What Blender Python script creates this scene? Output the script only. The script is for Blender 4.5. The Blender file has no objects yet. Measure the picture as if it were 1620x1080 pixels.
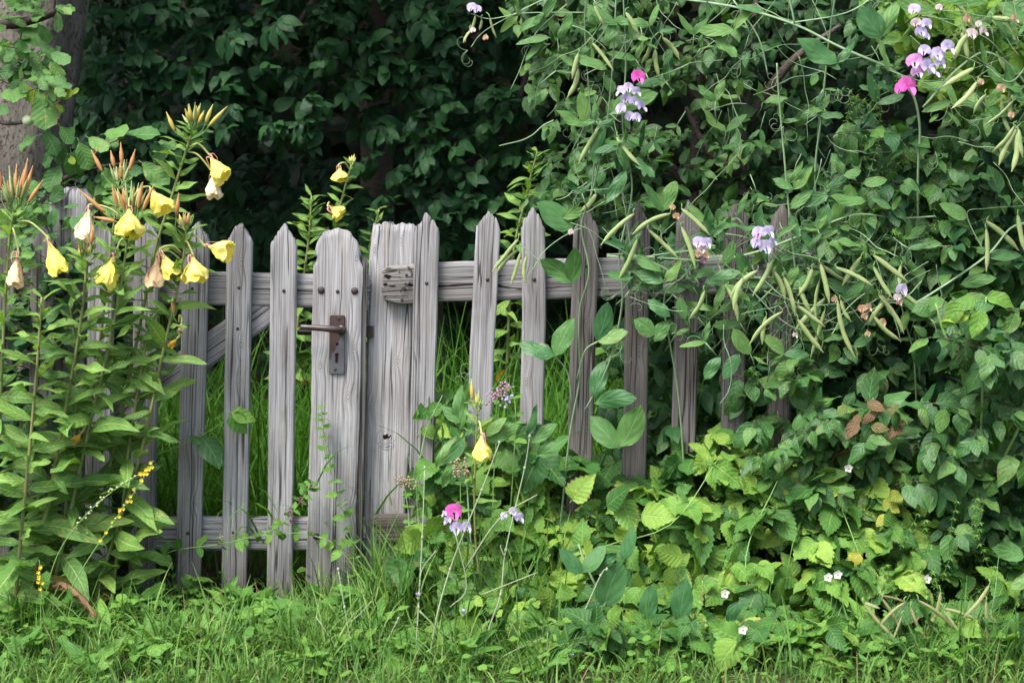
import bpy, math, random, zlib
import numpy as np
from mathutils import Vector, Matrix, noise as mnoise

S = bpy.context.scene
COL = S.collection

# ------------------------------------------------------------------ camera
F = 2250.0                      # focal length in photo pixels (50 mm on 36 mm, 1620 px)
PITCH = math.radians(6.8)
CAM = Vector((0.0, -4.0, 1.2))
FWD = Vector((0, math.cos(PITCH), -math.sin(PITCH)))
UPV = Vector((0, math.sin(PITCH), math.cos(PITCH)))
cd = bpy.data.cameras.new('camera'); cam = bpy.data.objects.new('camera', cd); COL.objects.link(cam)
cam.location = CAM; cam.rotation_euler = (math.radians(90) - PITCH, 0, 0)
cd.sensor_width = 36; cd.lens = 50; cd.clip_start = 0.05; cd.clip_end = 500
cd.dof.use_dof = True; cd.dof.focus_distance = 3.95; cd.dof.aperture_fstop = 4.8
S.camera = cam

# ------------------------------------------------------------------ sky, sun, exposure (bright overcast)
world = bpy.data.worlds.new('World'); S.world = world; world.use_nodes = True
wn = world.node_tree.nodes; wl = world.node_tree.links; wn.clear()
SUN_EL, SUN_AZ = math.radians(60), math.radians(218)      # azimuth clockwise from +Y: behind the camera, to the left
sky = wn.new('ShaderNodeTexSky'); sky.sky_type = 'NISHITA'; sky.sun_disc = False
sky.sun_elevation = SUN_EL; sky.sun_rotation = SUN_AZ
sky.dust_density = 4.0; sky.air_density = 1.0; sky.ozone_density = 1.0
hs = wn.new('ShaderNodeHueSaturation'); hs.inputs['Saturation'].default_value = 0.85
bg = wn.new('ShaderNodeBackground'); bg.inputs['Strength'].default_value = 0.09
wo = wn.new('ShaderNodeOutputWorld')
wl.new(sky.outputs[0], hs.inputs['Color']); wl.new(hs.outputs[0], bg.inputs[0]); wl.new(bg.outputs[0], wo.inputs[0])
sd = bpy.data.lights.new('sun', 'SUN'); sun = bpy.data.objects.new('sun', sd); COL.objects.link(sun)
sd.energy = 1.5; sd.angle = math.radians(26); sd.color = (1.0, 0.98, 0.95)
sdir = Vector((math.sin(SUN_AZ) * math.cos(SUN_EL), math.cos(SUN_AZ) * math.cos(SUN_EL), math.sin(SUN_EL)))
sun.rotation_euler = sdir.to_track_quat('Z', 'Y').to_euler()
vs = S.view_settings; vs.view_transform = 'Standard'; vs.look = 'None'; vs.gamma = 1; vs.exposure = 2.08
vs.use_curve_mapping = False
S.render.engine = 'CYCLES'
cy = S.cycles; cy.max_bounces = 7; cy.diffuse_bounces = 3; cy.glossy_bounces = 2; cy.transmission_bounces = 4
cy.transparent_max_bounces = 4; cy.caustics_reflective = False; cy.caustics_refractive = False

# ------------------------------------------------------------------ helpers
def W(px, py, Y=0.0):
    """the point of the plane at depth Y that the photograph shows at (px, py)"""
    d = FWD + Vector((1, 0, 0)) * ((px - 810) / F) + UPV * ((540 - py) / F)
    return CAM + d * ((Y - CAM.y) / d.y)

def proj(P):
    """numpy (n,3) -> px, py, depth"""
    q = P - np.array(CAM)
    z = q @ np.array(FWD); z = np.where(np.abs(z) < 1e-6, 1e-6, z)
    return 810 + F * q[:, 0] / z, 540 - F * (q @ np.array(UPV)) / z, z

def rng(s): return random.Random(zlib.crc32(s.encode()))
V3 = Vector
def rv(r, s=1.0): return Vector((r.uniform(-s, s), r.uniform(-s, s), r.uniform(-s, s)))

def catmull(pts, n=5):
    if len(pts) < 3: 
        return [pts[0].lerp(pts[-1], i / n) for i in range(n + 1)]
    P = [pts[0] * 2 - pts[1]] + list(pts) + [pts[-1] * 2 - pts[-2]]
    out = []
    for i in range(1, len(P) - 2):
        a, b, c, d = P[i-1], P[i], P[i+1], P[i+2]
        for k in range(n):
            t = k / n
            out.append(0.5 * ((2*b) + (c-a)*t + (2*a-5*b+4*c-d)*t*t + (3*b-a-3*c+d)*t**3))
    out.append(P[-2].copy()); return out

class MB:
    def __init__(s): s.v = []; s.f = []
    def tube(s, pts, r0, r1=None, sides=6, flat=1.0, cap=True, radii=None):
        if r1 is None: r1 = r0
        n = len(pts); base = len(s.v)
        t = (pts[1] - pts[0]).normalized()
        u = t.orthogonal().normalized()
        for i, p in enumerate(pts):
            tn = (pts[min(i+1, n-1)] - pts[max(i-1, 0)])
            if tn.length > 1e-9: t = tn.normalized()
            u = (u - t * u.dot(t))
            u = u.normalized() if u.length > 1e-6 else t.orthogonal().normalized()
            w = t.cross(u)
            r = radii[i] if radii else r0 + (r1 - r0) * i / (n - 1)
            for k in range(sides):
                a = 2 * math.pi * k / sides
                s.v.append(p + u * (math.cos(a) * r) + w * (math.sin(a) * r * flat))
        for i in range(n - 1):
            for k in range(sides):
                a = base + i*sides + k; b = base + i*sides + (k+1) % sides
                s.f.append((a, b, b + sides, a + sides))
        if cap:
            s.f.append(tuple(base + k for k in reversed(range(sides))))
            s.f.append(tuple(base + (n-1)*sides + k for k in range(sides)))
        return s
    def grid(s, rows):
        base = len(s.v); m = len(rows[0])
        for r in rows: s.v.extend(r)
        for i in range(len(rows) - 1):
            for j in range(m - 1):
                a = base + i*m + j
                s.f.append((a, a+1, a+m+1, a+m))
        return s
    def ball(s, c, r, sq=(1, 1, 1), n=8, m=6, jit=0, rr=None):
        rows = []
        for i in range(m + 1):
            th = math.pi * i / m
            rows.append([Vector((math.sin(th)*math.cos(2*math.pi*k/n)*r*sq[0], math.sin(th)*math.sin(2*math.pi*k/n)*r*sq[1], math.cos(th)*r*sq[2])) + c for k in range(n + 1)])
        return s.grid(rows)

def link(name, me, parent=None, loc=None):
    o = bpy.data.objects.new(name, me); COL.objects.link(o)
    if parent is not None: o.parent = parent
    if loc is not None: o.location = loc
    return o

def obj(name, mb, mat, parent=None, base=None, smooth=True):
    """mesh object from world-space MB; base = world position of the parent's origin"""
    me = bpy.data.meshes.new(name)
    b = base or Vector()
    me.from_pydata([tuple(v - b) for v in mb.v], [], mb.f)
    if smooth: me.polygons.foreach_set('use_smooth', [True] * len(me.polygons))
    me.materials.append(mat); me.update()
    return link(name, me, parent)

def tag(o, label, cat, group=None, kind=None):
    if label: o['label'] = label
    if cat: o['category'] = cat
    if group: o['group'] = group
    if kind: o['kind'] = kind
    return o

def np_mesh(name, V, T, mat, uv=None, tint=None, smooth=True):
    me = bpy.data.meshes.new(name)
    nv, nt = len(V), len(T)
    me.vertices.add(nv); me.vertices.foreach_set('co', np.ascontiguousarray(V, dtype=np.float32).ravel())
    me.loops.add(nt * 3); me.loops.foreach_set('vertex_index', np.ascontiguousarray(T, dtype=np.int32).ravel())
    me.polygons.add(nt); me.polygons.foreach_set('loop_start', np.arange(0, nt*3, 3, dtype=np.int32))
    me.polygons.foreach_set('use_smooth', np.full(nt, smooth))
    if uv is not None:
        l = me.uv_layers.new(name='UVMap')
        l.data.foreach_set('uv', np.ascontiguousarray(uv[T.ravel()], dtype=np.float32).ravel())
    if tint is not None:
        a = me.attributes.new('tint', 'FLOAT', 'POINT'); a.data.foreach_set('value', np.ascontiguousarray(tint, dtype=np.float32))
    me.materials.append(mat); me.update(); me.validate()
    return me

# ------------------------------------------------------------------ materials
class NT:
    def __init__(s, name):
        s.m = bpy.data.materials.new(name); s.m.use_nodes = True
        s.t = s.m.node_tree; s.t.nodes.clear()
        s.out = s.t.nodes.new('ShaderNodeOutputMaterial')
    def n(s, typ, **kw):
        nd = s.t.nodes.new('ShaderNode' + typ)
        for k, v in kw.items(): setattr(nd, k, v)
        return nd
    def put(s, sock, v):
        if isinstance(v, bpy.types.NodeSocket): s.t.links.new(v, sock)
        else:
            if sock.type == 'RGBA' and len(v) == 3: v = (*v, 1)
            sock.default_value = v
    def math(s, op, a, b=0.0, c=0.0, clamp=False):
        nd = s.n('Math', operation=op, use_clamp=clamp)
        for i, v in enumerate((a, b, c)):
            s.put(nd.inputs[i], v)
        return nd.outputs[0]
    def vmul(s, a, b):
        nd = s.n('VectorMath', operation='MULTIPLY'); s.put(nd.inputs[0], a); s.put(nd.inputs[1], b); return nd.outputs[0]
    def vadd(s, a, b):
        nd = s.n('VectorMath', operation='ADD'); s.put(nd.inputs[0], a); s.put(nd.inputs[1], b); return nd.outputs[0]
    def noise(s, vec, scale=1, detail=2, rough=0.5, dist=0):
        nd = s.n('TexNoise'); s.put(nd.inputs['Vector'], vec)
        nd.inputs['Scale'].default_value = scale; nd.inputs['Detail'].default_value = detail
        nd.inputs['Roughness'].default_value = rough; nd.inputs['Distortion'].default_value = dist
        return nd.outputs[0]
    def ramp(s, fac, stops, interp='LINEAR'):
        nd = s.n('ValToRGB'); s.put(nd.inputs[0], fac); cr = nd.color_ramp; cr.interpolation = interp
        while len(cr.elements) < len(stops): cr.elements.new(0.5)
        for e, (p, c) in zip(cr.elements, stops):
            e.position = p; e.color = (*c, 1) if len(c) == 3 else c
        return nd.outputs[0]
    def step(s, x, lo, hi):
        nd = s.n('MapRange', interpolation_type='SMOOTHSTEP'); s.put(nd.inputs[0], x)
        s.put(nd.inputs[1], lo); s.put(nd.inputs[2], hi); nd.inputs[3].default_value = 0; nd.inputs[4].default_value = 1
        return nd.outputs[0]
    def mix(s, fac, a, b, mode='MIX'):
        nd = s.n('Mix', data_type='RGBA', blend_type=mode); s.put(nd.inputs[0], fac); s.put(nd.inputs[6], a); s.put(nd.inputs[7], b)
        return nd.outputs[2]
    def bump(s, h, strength=0.5, dist=0.002):
        nd = s.n('Bump'); nd.inputs['Strength'].default_value = strength; nd.inputs['Distance'].default_value = dist
        s.put(nd.inputs['Height'], h); return nd.outputs[0]
    def bsdf(s, col, rough=0.5, spec=0.4, normal=None, metal=0.0):
        p = s.n('BsdfPrincipled'); s.put(p.inputs['Base Color'], col); s.put(p.inputs['Roughness'], rough)
        p.inputs['Specular IOR Level'].default_value = spec; s.put(p.inputs['Metallic'], metal)
        if normal is not None: s.put(p.inputs['Normal'], normal)
        return p.outputs[0]
    def done(s, sh):
        s.t.links.new(sh, s.out.inputs[0]); return s.m

def wood_material(name, shift=(1, 1, 1), dark=1.0):
    t = NT(name)
    co = t.n('TexCoord').outputs['Object']; oi = t.n('ObjectInfo').outputs['Random']
    cx = t.n('CombineXYZ'); t.put(cx.inputs[0], t.math('MULTIPLY', oi, 37.0)); t.put(cx.inputs[1], t.math('MULTIPLY', oi, 11.0)); t.put(cx.inputs[2], t.math('MULTIPLY', oi, 53.0))
    p = t.vadd(co, cx.outputs[0])
    # knots: a sparse set of cells along the board, the grain bends around each
    sp_ = t.n('SeparateXYZ'); t.put(sp_.inputs[0], p); kv = t.n('CombineXYZ'); t.put(kv.inputs[0], t.math('MULTIPLY', sp_.outputs[0], 13.0)); t.put(kv.inputs[1], t.math('MULTIPLY', sp_.outputs[2], 6.5))
    vo = t.n('TexVoronoi', feature='F1', voronoi_dimensions='2D'); t.put(vo.inputs['Vector'], kv.outputs[0]); vo.inputs['Scale'].default_value = 1; vo.inputs['Randomness'].default_value = 0.85
    d = vo.outputs['Distance']
    cc = t.n('SeparateColor'); t.put(cc.inputs[0], vo.outputs['Color'])
    pick = t.step(cc.outputs[0], 0.60, 0.63)
    near = t.math('MULTIPLY', t.math('SUBTRACT', 1.0, t.step(d, 0.02, 0.42)), pick)
    core = t.math('MULTIPLY', t.math('SUBTRACT', 1.0, t.step(d, 0.06, 0.14)), pick)
    warp = t.noise(t.vmul(p, (9, 9, 3.0)), 1, 2)
    wx = t.n('CombineXYZ'); t.put(wx.inputs[0], t.math('ADD', t.math('MULTIPLY', t.math('SUBTRACT', warp, 0.5), 0.006), t.math('MULTIPLY', near, 0.008)))
    q = t.vadd(p, wx.outputs[0])
    fa = t.noise(t.vmul(q, (520, 120, 6)), 1, 2, 0.6)
    fb = t.noise(t.vmul(q, (230, 60, 2.6)), 1, 3, 0.6)
    fc = t.noise(t.vmul(p, (14, 14, 5)), 1, 3, 0.55)
    ring = t.math('MULTIPLY', t.math('MULTIPLY_ADD', t.math('SINE', t.math('MULTIPLY_ADD', d, 130.0, 1.2)), 0.5, 0.5), core)
    f = t.math('ADD', t.math('MULTIPLY', fa, 0.48), t.math('MULTIPLY', fb, 0.52))
    f = t.math('MULTIPLY_ADD', t.math('SUBTRACT', f, 0.5), 1.35, 0.5)
    col = t.ramp(f, [(0.28, (0.075*dark, 0.071*dark, 0.072*dark)), (0.42, (0.22*dark, 0.212*dark, 0.214*dark)), (0.55, (0.325*dark, 0.314*dark, 0.32*dark)), (0.75, (0.46*dark, 0.448*dark, 0.456*dark))])
    col = t.mix(t.step(fc, 0.42, 0.72), col, (0.80, 0.77, 0.76), 'MULTIPLY')
    brown = t.step(t.noise(t.vmul(p, (30, 30, 3)), 1, 2), 0.58, 0.72)
    col = t.mix(t.math('MULTIPLY', brown, 0.30), col, (0.26*dark, 0.21*dark, 0.17*dark))
    crk = t.noise(t.vmul(p, (48, 20, 0.8)), 1, 1.2)
    crack = t.math('SUBTRACT', 1.0, t.step(t.math('ABSOLUTE', t.math('SUBTRACT', crk, 0.5)), 0.005, 0.016))
    crack = t.math('MULTIPLY', crack, t.step(t.noise(t.vmul(p, (9, 9, 2.0)), 1, 1), 0.42, 0.55))
    col = t.mix(t.math('MULTIPLY', crack, 0.85), col, (0.02, 0.018, 0.016))
    col = t.mix(t.math('MULTIPLY', core, 0.6), col, (0.40, 0.385, 0.375))
    col = t.mix(t.math('MULTIPLY', ring, 0.8), col, (0.075, 0.065, 0.06))
    lx = t.n('SeparateXYZ'); t.put(lx.inputs[0], co)
    zc = t.n('CombineXYZ'); t.put(zc.inputs[0], t.math('MULTIPLY', oi, 91.0)); t.put(zc.inputs[2], t.math('MULTIPLY', lx.outputs[2], 3.2))
    zn = t.noise(zc.outputs[0], 1, 3, 0.5)
    for k_, (o_, lo_) in enumerate(((0.0, 0.44), (0.37, 0.52))):
        off = t.math('MULTIPLY', t.math('SUBTRACT', t.math('FRACT', t.math('ADD', t.math('MULTIPLY', oi, 5.3 + 3 * k_), o_)), 0.5), 0.034)
        dx = t.math('ABSOLUTE', t.math('SUBTRACT', t.math('SUBTRACT', lx.outputs[0], off), t.math('MULTIPLY', t.math('SUBTRACT', zn, 0.5), 0.022)))
        gate_ = t.step(t.noise(t.vadd(zc.outputs[0], (o_ * 40 + 5, 3, 0)), 0.9, 1), lo_, lo_ + 0.08)
        line = t.math('MULTIPLY', t.math('SUBTRACT', 1.0, t.step(dx, 0.0006, 0.0019)), gate_)
        halo = t.math('MULTIPLY', t.math('SUBTRACT', 1.0, t.step(dx, 0.0, 0.009)), gate_)
        col = t.mix(t.math('MULTIPLY', halo, 0.18), col, (0.10, 0.085, 0.075))
        col = t.mix(t.math('MULTIPLY', line, 0.9), col, (0.016, 0.014, 0.013))
    damp = t.math('MULTIPLY', t.math('SUBTRACT', 1.0, t.step(t.math('ADD', lx.outputs[2], t.math('MULTIPLY', fc, 0.18)), 0.10, 0.42)), 0.55)
    col = t.mix(damp, col, (0.62, 0.55, 0.47), 'MULTIPLY')
    alg = t.math('MULTIPLY', t.step(t.noise(t.vmul(p, (22, 22, 6)), 1, 4, 0.65), 0.56, 0.72), 0.30)
    col = t.mix(alg, col, (0.115, 0.125, 0.075))
    wv_ = t.math('MULTIPLY_ADD', oi, 0.46, 0.74); cv = t.n('CombineXYZ')
    for i_ in range(3): t.put(cv.inputs[i_], wv_)
    col = t.mix(1.0, col, cv.outputs[0], 'MULTIPLY')
    col = t.mix(1.0, col, shift, 'MULTIPLY')
    h = t.math('SUBTRACT', t.math('ADD', t.math('MULTIPLY', f, 1.0), t.math('MULTIPLY', ring, -0.25)), t.math('MULTIPLY', crack, 0.9))
    return t.done(t.bsdf(col, 0.85, 0.18, t.bump(h, 0.6, 0.0025)))

def simple_mat(name, c1, c2, scale=60, rough=0.6, spec=0.3, bump=0.0, metal=0.0, trans=0.0, stretch=(1, 1, 1), bdist=0.002):
    t = NT(name); co = t.n('TexCoord').outputs['Object']
    oi = t.n('ObjectInfo').outputs['Random']
    n = t.noise(t.vmul(co, stretch), scale, 3, 0.6)
    fac = t.math('ADD', t.math('MULTIPLY', t.step(n, 0.3, 0.7), 0.65), t.math('MULTIPLY', oi, 0.35))
    col = t.mix(fac, c1, c2)
    nm = t.bump(n, bump, bdist) if bump else None
    sh = t.bsdf(col, rough, spec, nm, metal)
    if trans:
        tr = t.n('BsdfTranslucent'); t.put(tr.inputs[0], col); mx = t.n('MixShader'); mx.inputs[0].default_value = trans
        t.t.links.new(sh, mx.inputs[1]); t.t.links.new(tr.outputs[0], mx.inputs[2]); sh = mx.outputs[0]
    return t.done(sh)

def leaf_material(name, cols, vein=(0.3, 0.45, 0.2), nv=6, vk=0.9, vstr=0.35, mid=0.05, rough=0.45, spec=0.4, trans=0.3, bump=0.5, spots=None, tcol=1.6):
    """cols: three base colours taken by chance from leaf to leaf"""
    k_ = (1.03, 0.90, 0.76) if 'pea' in name else (1.05, 0.92, 0.78)
    cols = [tuple(a * b for a, b in zip(c, k_)) for c in cols]
    vein = tuple(a * b for a, b in zip(vein, k_)); spec *= 0.6; rough += 0.06
    t = NT(name)
    at = t.n('Attribute', attribute_name='tint').outputs['Fac']; oi = t.n('ObjectInfo').outputs['Random']
    r = t.math('FRACT', t.math('ADD', at, oi))
    r2 = t.math('FRACT', t.math('MULTIPLY', r, 7.31))
    uv = t.n('UVMap').outputs[0]; sp = t.n('SeparateXYZ'); t.put(sp.inputs[0], uv)
    a = t.math('ABSOLUTE', t.math('MULTIPLY_ADD', sp.outputs[0], 2.0, -1.0)); v = sp.outputs[1]
    s = t.math('FRACT', t.math('SUBTRACT', t.math('MULTIPLY', v, float(nv)), t.math('MULTIPLY', a, vk * nv / 6.0 * 1.6)))
    tri = t.math('ABSOLUTE', t.math('SUBTRACT', s, 0.5))
    side = t.math('MULTIPLY', t.step(tri, 0.40, 0.49), t.math('SUBTRACT', 1.0, t.math('MULTIPLY', a, 0.5)))
    mr = t.math('SUBTRACT', 1.0, t.step(a, mid * 0.5, mid * 1.6 + 0.02))
    base = t.ramp(r, [(0.0, cols[0]), (0.5, cols[1]), (1.0, cols[2])])
    vn = t.n('CombineXYZ'); t.put(vn.inputs[0], sp.outputs[0]); t.put(vn.inputs[1], t.math('MULTIPLY', v, 1.7)); t.put(vn.inputs[2], t.math('MULTIPLY', r, 31.0))
    nz = t.noise(vn.outputs[0], 2.6, 3, 0.6)
    base = t.mix(t.step(nz, 0.35, 0.75), base, (0.74, 0.80, 0.72), 'MULTIPLY')
    if spots:
        sn = t.noise(vn.outputs[0], 5.5, 2, 0.55)
        base = t.mix(t.math('MULTIPLY', t.step(sn, 0.60, 0.68), t.step(r2, 0.55, 0.8)), base, spots)
    if 'hedge' not in name and 'grass' not in name:
        eb = t.math('MULTIPLY', t.step(t.math('ADD', a, t.math('MULTIPLY', t.math('SUBTRACT', nz, 0.5), 1.1)), 0.86, 1.0), t.step(r2, 0.70, 0.78))
        base = t.mix(t.math('MULTIPLY', eb, 0.75), base, (0.15, 0.10, 0.045))
    col = t.mix(t.math('MULTIPLY', side, vstr), base, vein)
    col = t.mix(t.math('MULTIPLY', mr, min(1.0, vstr * 2.0)), col, vein)
    h = t.math('SUBTRACT', t.math('MULTIPLY', t.math('SUBTRACT', 0.5, tri), 1.0), t.math('MULTIPLY', mr, 0.6))
    nm = t.bump(t.math('ADD', h, t.math('MULTIPLY', nz, 0.5)), bump, 0.004)
    sh = t.bsdf(col, rough, spec, nm)
    tr = t.n('BsdfTranslucent'); t.put(tr.inputs[0], t.mix(1.0, col, (tcol, tcol * 1.0, tcol * 0.45), 'MULTIPLY')); t.put(tr.inputs['Normal'], nm)
    mx = t.n('MixShader'); mx.inputs[0].default_value = trans
    t.t.links.new(sh, mx.inputs[1]); t.t.links.new(tr.outputs[0], mx.inputs[2])
    return t.done(mx.outputs[0])

M = {}
M['wood'] = wood_material('weathered_wood', (0.925, 0.94, 0.94))
M['wood_brown_shade'] = wood_material('weathered_wood_brown_shade', (0.47, 0.45, 0.42))  # brown wood tone, plus overhang shade of the right pickets put into the colour
M['wood_post'] = wood_material('weathered_post_wood', (0.92, 0.935, 0.935))
M['iron'] = simple_mat('dark_iron', (0.018, 0.014, 0.014), (0.042, 0.03, 0.028), 220, 0.6, 0.4, 0.4)
M['rust'] = simple_mat('brown_rust_enamel', (0.026, 0.017, 0.015), (0.05, 0.032, 0.028), 160, 0.38, 0.5, 0.25)
M['hole'] = simple_mat('dark_hole', (0.008, 0.006, 0.005), (0.03, 0.012, 0.008), 200, 0.9, 0.05)
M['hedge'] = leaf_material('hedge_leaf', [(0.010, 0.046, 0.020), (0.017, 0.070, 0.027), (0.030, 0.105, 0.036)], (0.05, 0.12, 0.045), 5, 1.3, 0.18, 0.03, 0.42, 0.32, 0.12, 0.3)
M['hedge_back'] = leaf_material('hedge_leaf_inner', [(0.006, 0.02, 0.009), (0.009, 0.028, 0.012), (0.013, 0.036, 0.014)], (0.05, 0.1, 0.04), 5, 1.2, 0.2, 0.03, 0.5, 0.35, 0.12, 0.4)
M['dogwood'] = leaf_material('dogwood_leaf', [(0.030, 0.105, 0.035), (0.048, 0.150, 0.048), (0.085, 0.21, 0.05)], (0.16, 0.30, 0.11), 5, 1.3, 0.22, 0.03, 0.42, 0.5, 0.24, 0.35, (0.2, 0.22, 0.05))
M['dogwood_red'] = leaf_material('dogwood_young_leaf', [(0.17, 0.16, 0.07), (0.15, 0.10, 0.065), (0.12, 0.21, 0.06)], (0.28, 0.20, 0.12), 5, 1.3, 0.4, 0.03, 0.5, 0.4, 0.3, 0.6)
M['shrub'] = leaf_material('shrub_leaf', [(0.020, 0.075, 0.024), (0.034, 0.110, 0.032), (0.058, 0.150, 0.040)], (0.12, 0.24, 0.08), 6, 1.0, 0.2, 0.035, 0.42, 0.5, 0.24, 0.3)
M['honeysuckle'] = leaf_material('honeysuckle_leaf', [(0.08, 0.22, 0.04), (0.13, 0.30, 0.05), (0.20, 0.34, 0.055)], (0.25, 0.42, 0.12), 5, 1.1, 0.28, 0.035, 0.5, 0.35, 0.36, 0.5)
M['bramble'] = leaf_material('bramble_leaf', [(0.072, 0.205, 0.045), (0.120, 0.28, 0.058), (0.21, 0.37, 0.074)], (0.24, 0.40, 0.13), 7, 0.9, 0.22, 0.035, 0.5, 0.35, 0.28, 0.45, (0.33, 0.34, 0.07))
M['bramble_dark'] = leaf_material('bramble_dark_leaf', [(0.026, 0.100, 0.028), (0.042, 0.140, 0.036), (0.075, 0.20, 0.045)], (0.18, 0.34, 0.09), 7, 0.9, 0.2, 0.035, 0.48, 0.4, 0.26, 0.45)  # darker leaf tone, mixed in by chance among the bramble leaves
M['bramble_yellow'] = leaf_material('bramble_yellow_leaf', [(0.24, 0.33, 0.06), (0.32, 0.36, 0.07), (0.20, 0.32, 0.06)], (0.45, 0.5, 0.15), 7, 0.9, 0.22, 0.035, 0.5, 0.35, 0.3, 0.4, (0.40, 0.24, 0.08))
M['pea'] = leaf_material('pea_leaf', [(0.055, 0.165, 0.052), (0.080, 0.210, 0.066), (0.125, 0.27, 0.078)], (0.17, 0.33, 0.16), 3, 2.2, 0.22, 0.03, 0.48, 0.4, 0.26, 0.35, (0.16, 0.27, 0.13))
M['pea_dark'] = leaf_material('pea_old_leaf', [(0.030, 0.115, 0.045), (0.042, 0.145, 0.052), (0.06, 0.175, 0.06)], (0.10, 0.24, 0.11), 3, 2.2, 0.22, 0.03, 0.42, 0.5, 0.18, 0.35, (0.10, 0.2, 0.09))
M['primrose'] = leaf_material('primrose_leaf', [(0.085, 0.215, 0.055), (0.12, 0.275, 0.065), (0.17, 0.345, 0.078)], (0.42, 0.52, 0.28), 9, 0.6, 0.25, 0.05, 0.5, 0.35, 0.28, 0.5, (0.27, 0.27, 0.05))
M['primrose_old'] = leaf_material('primrose_turning_leaf', [(0.30, 0.24, 0.05), (0.30, 0.30, 0.06), (0.22, 0.30, 0.06)], (0.42, 0.45, 0.2), 9, 0.6, 0.25, 0.05, 0.55, 0.3, 0.3, 0.5, (0.33, 0.12, 0.04))
M['dead'] = leaf_material('dead_leaf', [(0.33, 0.20, 0.17), (0.28, 0.15, 0.12), (0.33, 0.23, 0.17)], (0.55, 0.38, 0.28), 9, 0.6, 0.25, 0.05, 0.7, 0.2, 0.25, 0.7)
M['plum'] = leaf_material('plum_leaf', [(0.045, 0.145, 0.045), (0.065, 0.19, 0.055), (0.10, 0.25, 0.06)], (0.18, 0.32, 0.12), 7, 0.8, 0.2, 0.035, 0.5, 0.4, 0.26, 0.35, (0.25, 0.2, 0.07))
M['plum_young'] = leaf_material('plum_young_leaf', [(0.22, 0.38, 0.05), (0.26, 0.42, 0.06), (0.18, 0.34, 0.05)], (0.35, 0.5, 0.15), 7, 0.8, 0.3, 0.035, 0.45, 0.4, 0.4, 0.6)
M['herb'] = leaf_material('herb_leaf', [(0.075, 0.215, 0.05), (0.105, 0.27, 0.06), (0.15, 0.33, 0.07)], (0.22, 0.4, 0.12), 5, 1.0, 0.28, 0.04, 0.5, 0.35, 0.3, 0.5)
M['weed'] = leaf_material('weed_leaf', [(0.060, 0.185, 0.04), (0.085, 0.24, 0.048), (0.13, 0.30, 0.055)], (0.2, 0.38, 0.11), 6, 0.8, 0.28, 0.04, 0.5, 0.35, 0.3, 0.5, (0.25, 0.26, 0.06))
M['grass'] = leaf_material('grass_blade', [(0.050, 0.145, 0.036), (0.090, 0.225, 0.055), (0.19, 0.33, 0.10)], (0.12, 0.28, 0.06), 1, 0.0, 0.1, 0.05, 0.5, 0.3, 0.34, 0.2)
M['grass_back'] = leaf_material('tall_grass_blade', [(0.046, 0.155, 0.022), (0.070, 0.215, 0.030), (0.10, 0.27, 0.038)], (0.12, 0.28, 0.06), 1, 0.0, 0.1, 0.05, 0.5, 0.3, 0.36, 0.2)
M['straw'] = leaf_material('dry_blade', [(0.25, 0.22, 0.15), (0.33, 0.30, 0.20), (0.20, 0.18, 0.11)], (0.4, 0.35, 0.22), 1, 0.0, 0.1, 0.05, 0.7, 0.2, 0.2, 0.2)
M['stem'] = simple_mat('green_stem', (0.13, 0.25, 0.07), (0.19, 0.30, 0.09), 90, 0.5, 0.35, 0.2)
M['stem_prim'] = simple_mat('primrose_stem', (0.13, 0.20, 0.055), (0.19, 0.17, 0.065), 22, 0.55, 0.35, 0.3)
M['stem_red'] = simple_mat('red_stem', (0.16, 0.06, 0.045), (0.2, 0.11, 0.06), 40, 0.5, 0.35, 0.2)
M['pea_stem'] = simple_mat('winged_pea_stem', (0.13, 0.215, 0.105), (0.20, 0.29, 0.155), 60, 0.5, 0.35, 0.3, stretch=(1, 1, 0.2))
M['chicory'] = simple_mat('chicory_stem', (0.17, 0.24, 0.12), (0.27, 0.30, 0.20), 40, 0.6, 0.3, 0.2)
M['twig'] = simple_mat('dark_twig_bark', (0.028, 0.022, 0.018), (0.075, 0.055, 0.045), 120, 0.8, 0.2, 0.6, stretch=(1, 1, .4))
M['bark'] = simple_mat('brown_bark', (0.035, 0.027, 0.022), (0.12, 0.095, 0.08), 70, 0.85, 0.15, 0.9, stretch=(1, 1, 2.0), bdist=0.006)
M['pod'] = simple_mat('pea_pod_skin', (0.20, 0.29, 0.10), (0.28, 0.35, 0.14), 45, 0.5, 0.35, 0.3, trans=0.12)
M['pod_dry'] = simple_mat('ripening_pod_skin', (0.17, 0.23, 0.09), (0.29, 0.29, 0.12), 45, 0.6, 0.3, 0.3, trans=0.1)
M['pod_red'] = simple_mat('pod_seam', (0.25, 0.13, 0.11), (0.30, 0.2, 0.12), 60, 0.6, 0.3)
M['bud'] = simple_mat('bud_skin', (0.48, 0.19, 0.075), (0.42, 0.28, 0.10), 40, 0.5, 0.35, 0.2, trans=0.1)
M['bud_green'] = simple_mat('young_bud_skin', (0.28, 0.40, 0.13), (0.40, 0.42, 0.20), 60, 0.5, 0.35, 0.2, trans=0.15)
M['bud_yellow'] = simple_mat('ripe_bud_skin', (0.48, 0.36, 0.07), (0.42, 0.40, 0.10), 60, 0.5, 0.35, 0.2, trans=0.15)
M['hypan'] = simple_mat('flower_tube', (0.45, 0.46, 0.16), (0.38, 0.42, 0.14), 60, 0.5, 0.35, trans=0.15)
M['sepal'] = simple_mat('pink_sepal', (0.55, 0.25, 0.22), (0.5, 0.32, 0.22), 50, 0.55, 0.3, trans=0.25)
def petal_mat(name, c1, c2, trans=0.35, scale=55): return simple_mat(name, c1, c2, scale, 0.6, 0.25, 0.9, trans=trans, bdist=0.004)
M['yellow'] = petal_mat('yellow_petal', (0.88, 0.77, 0.09), (0.90, 0.82, 0.30))
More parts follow.
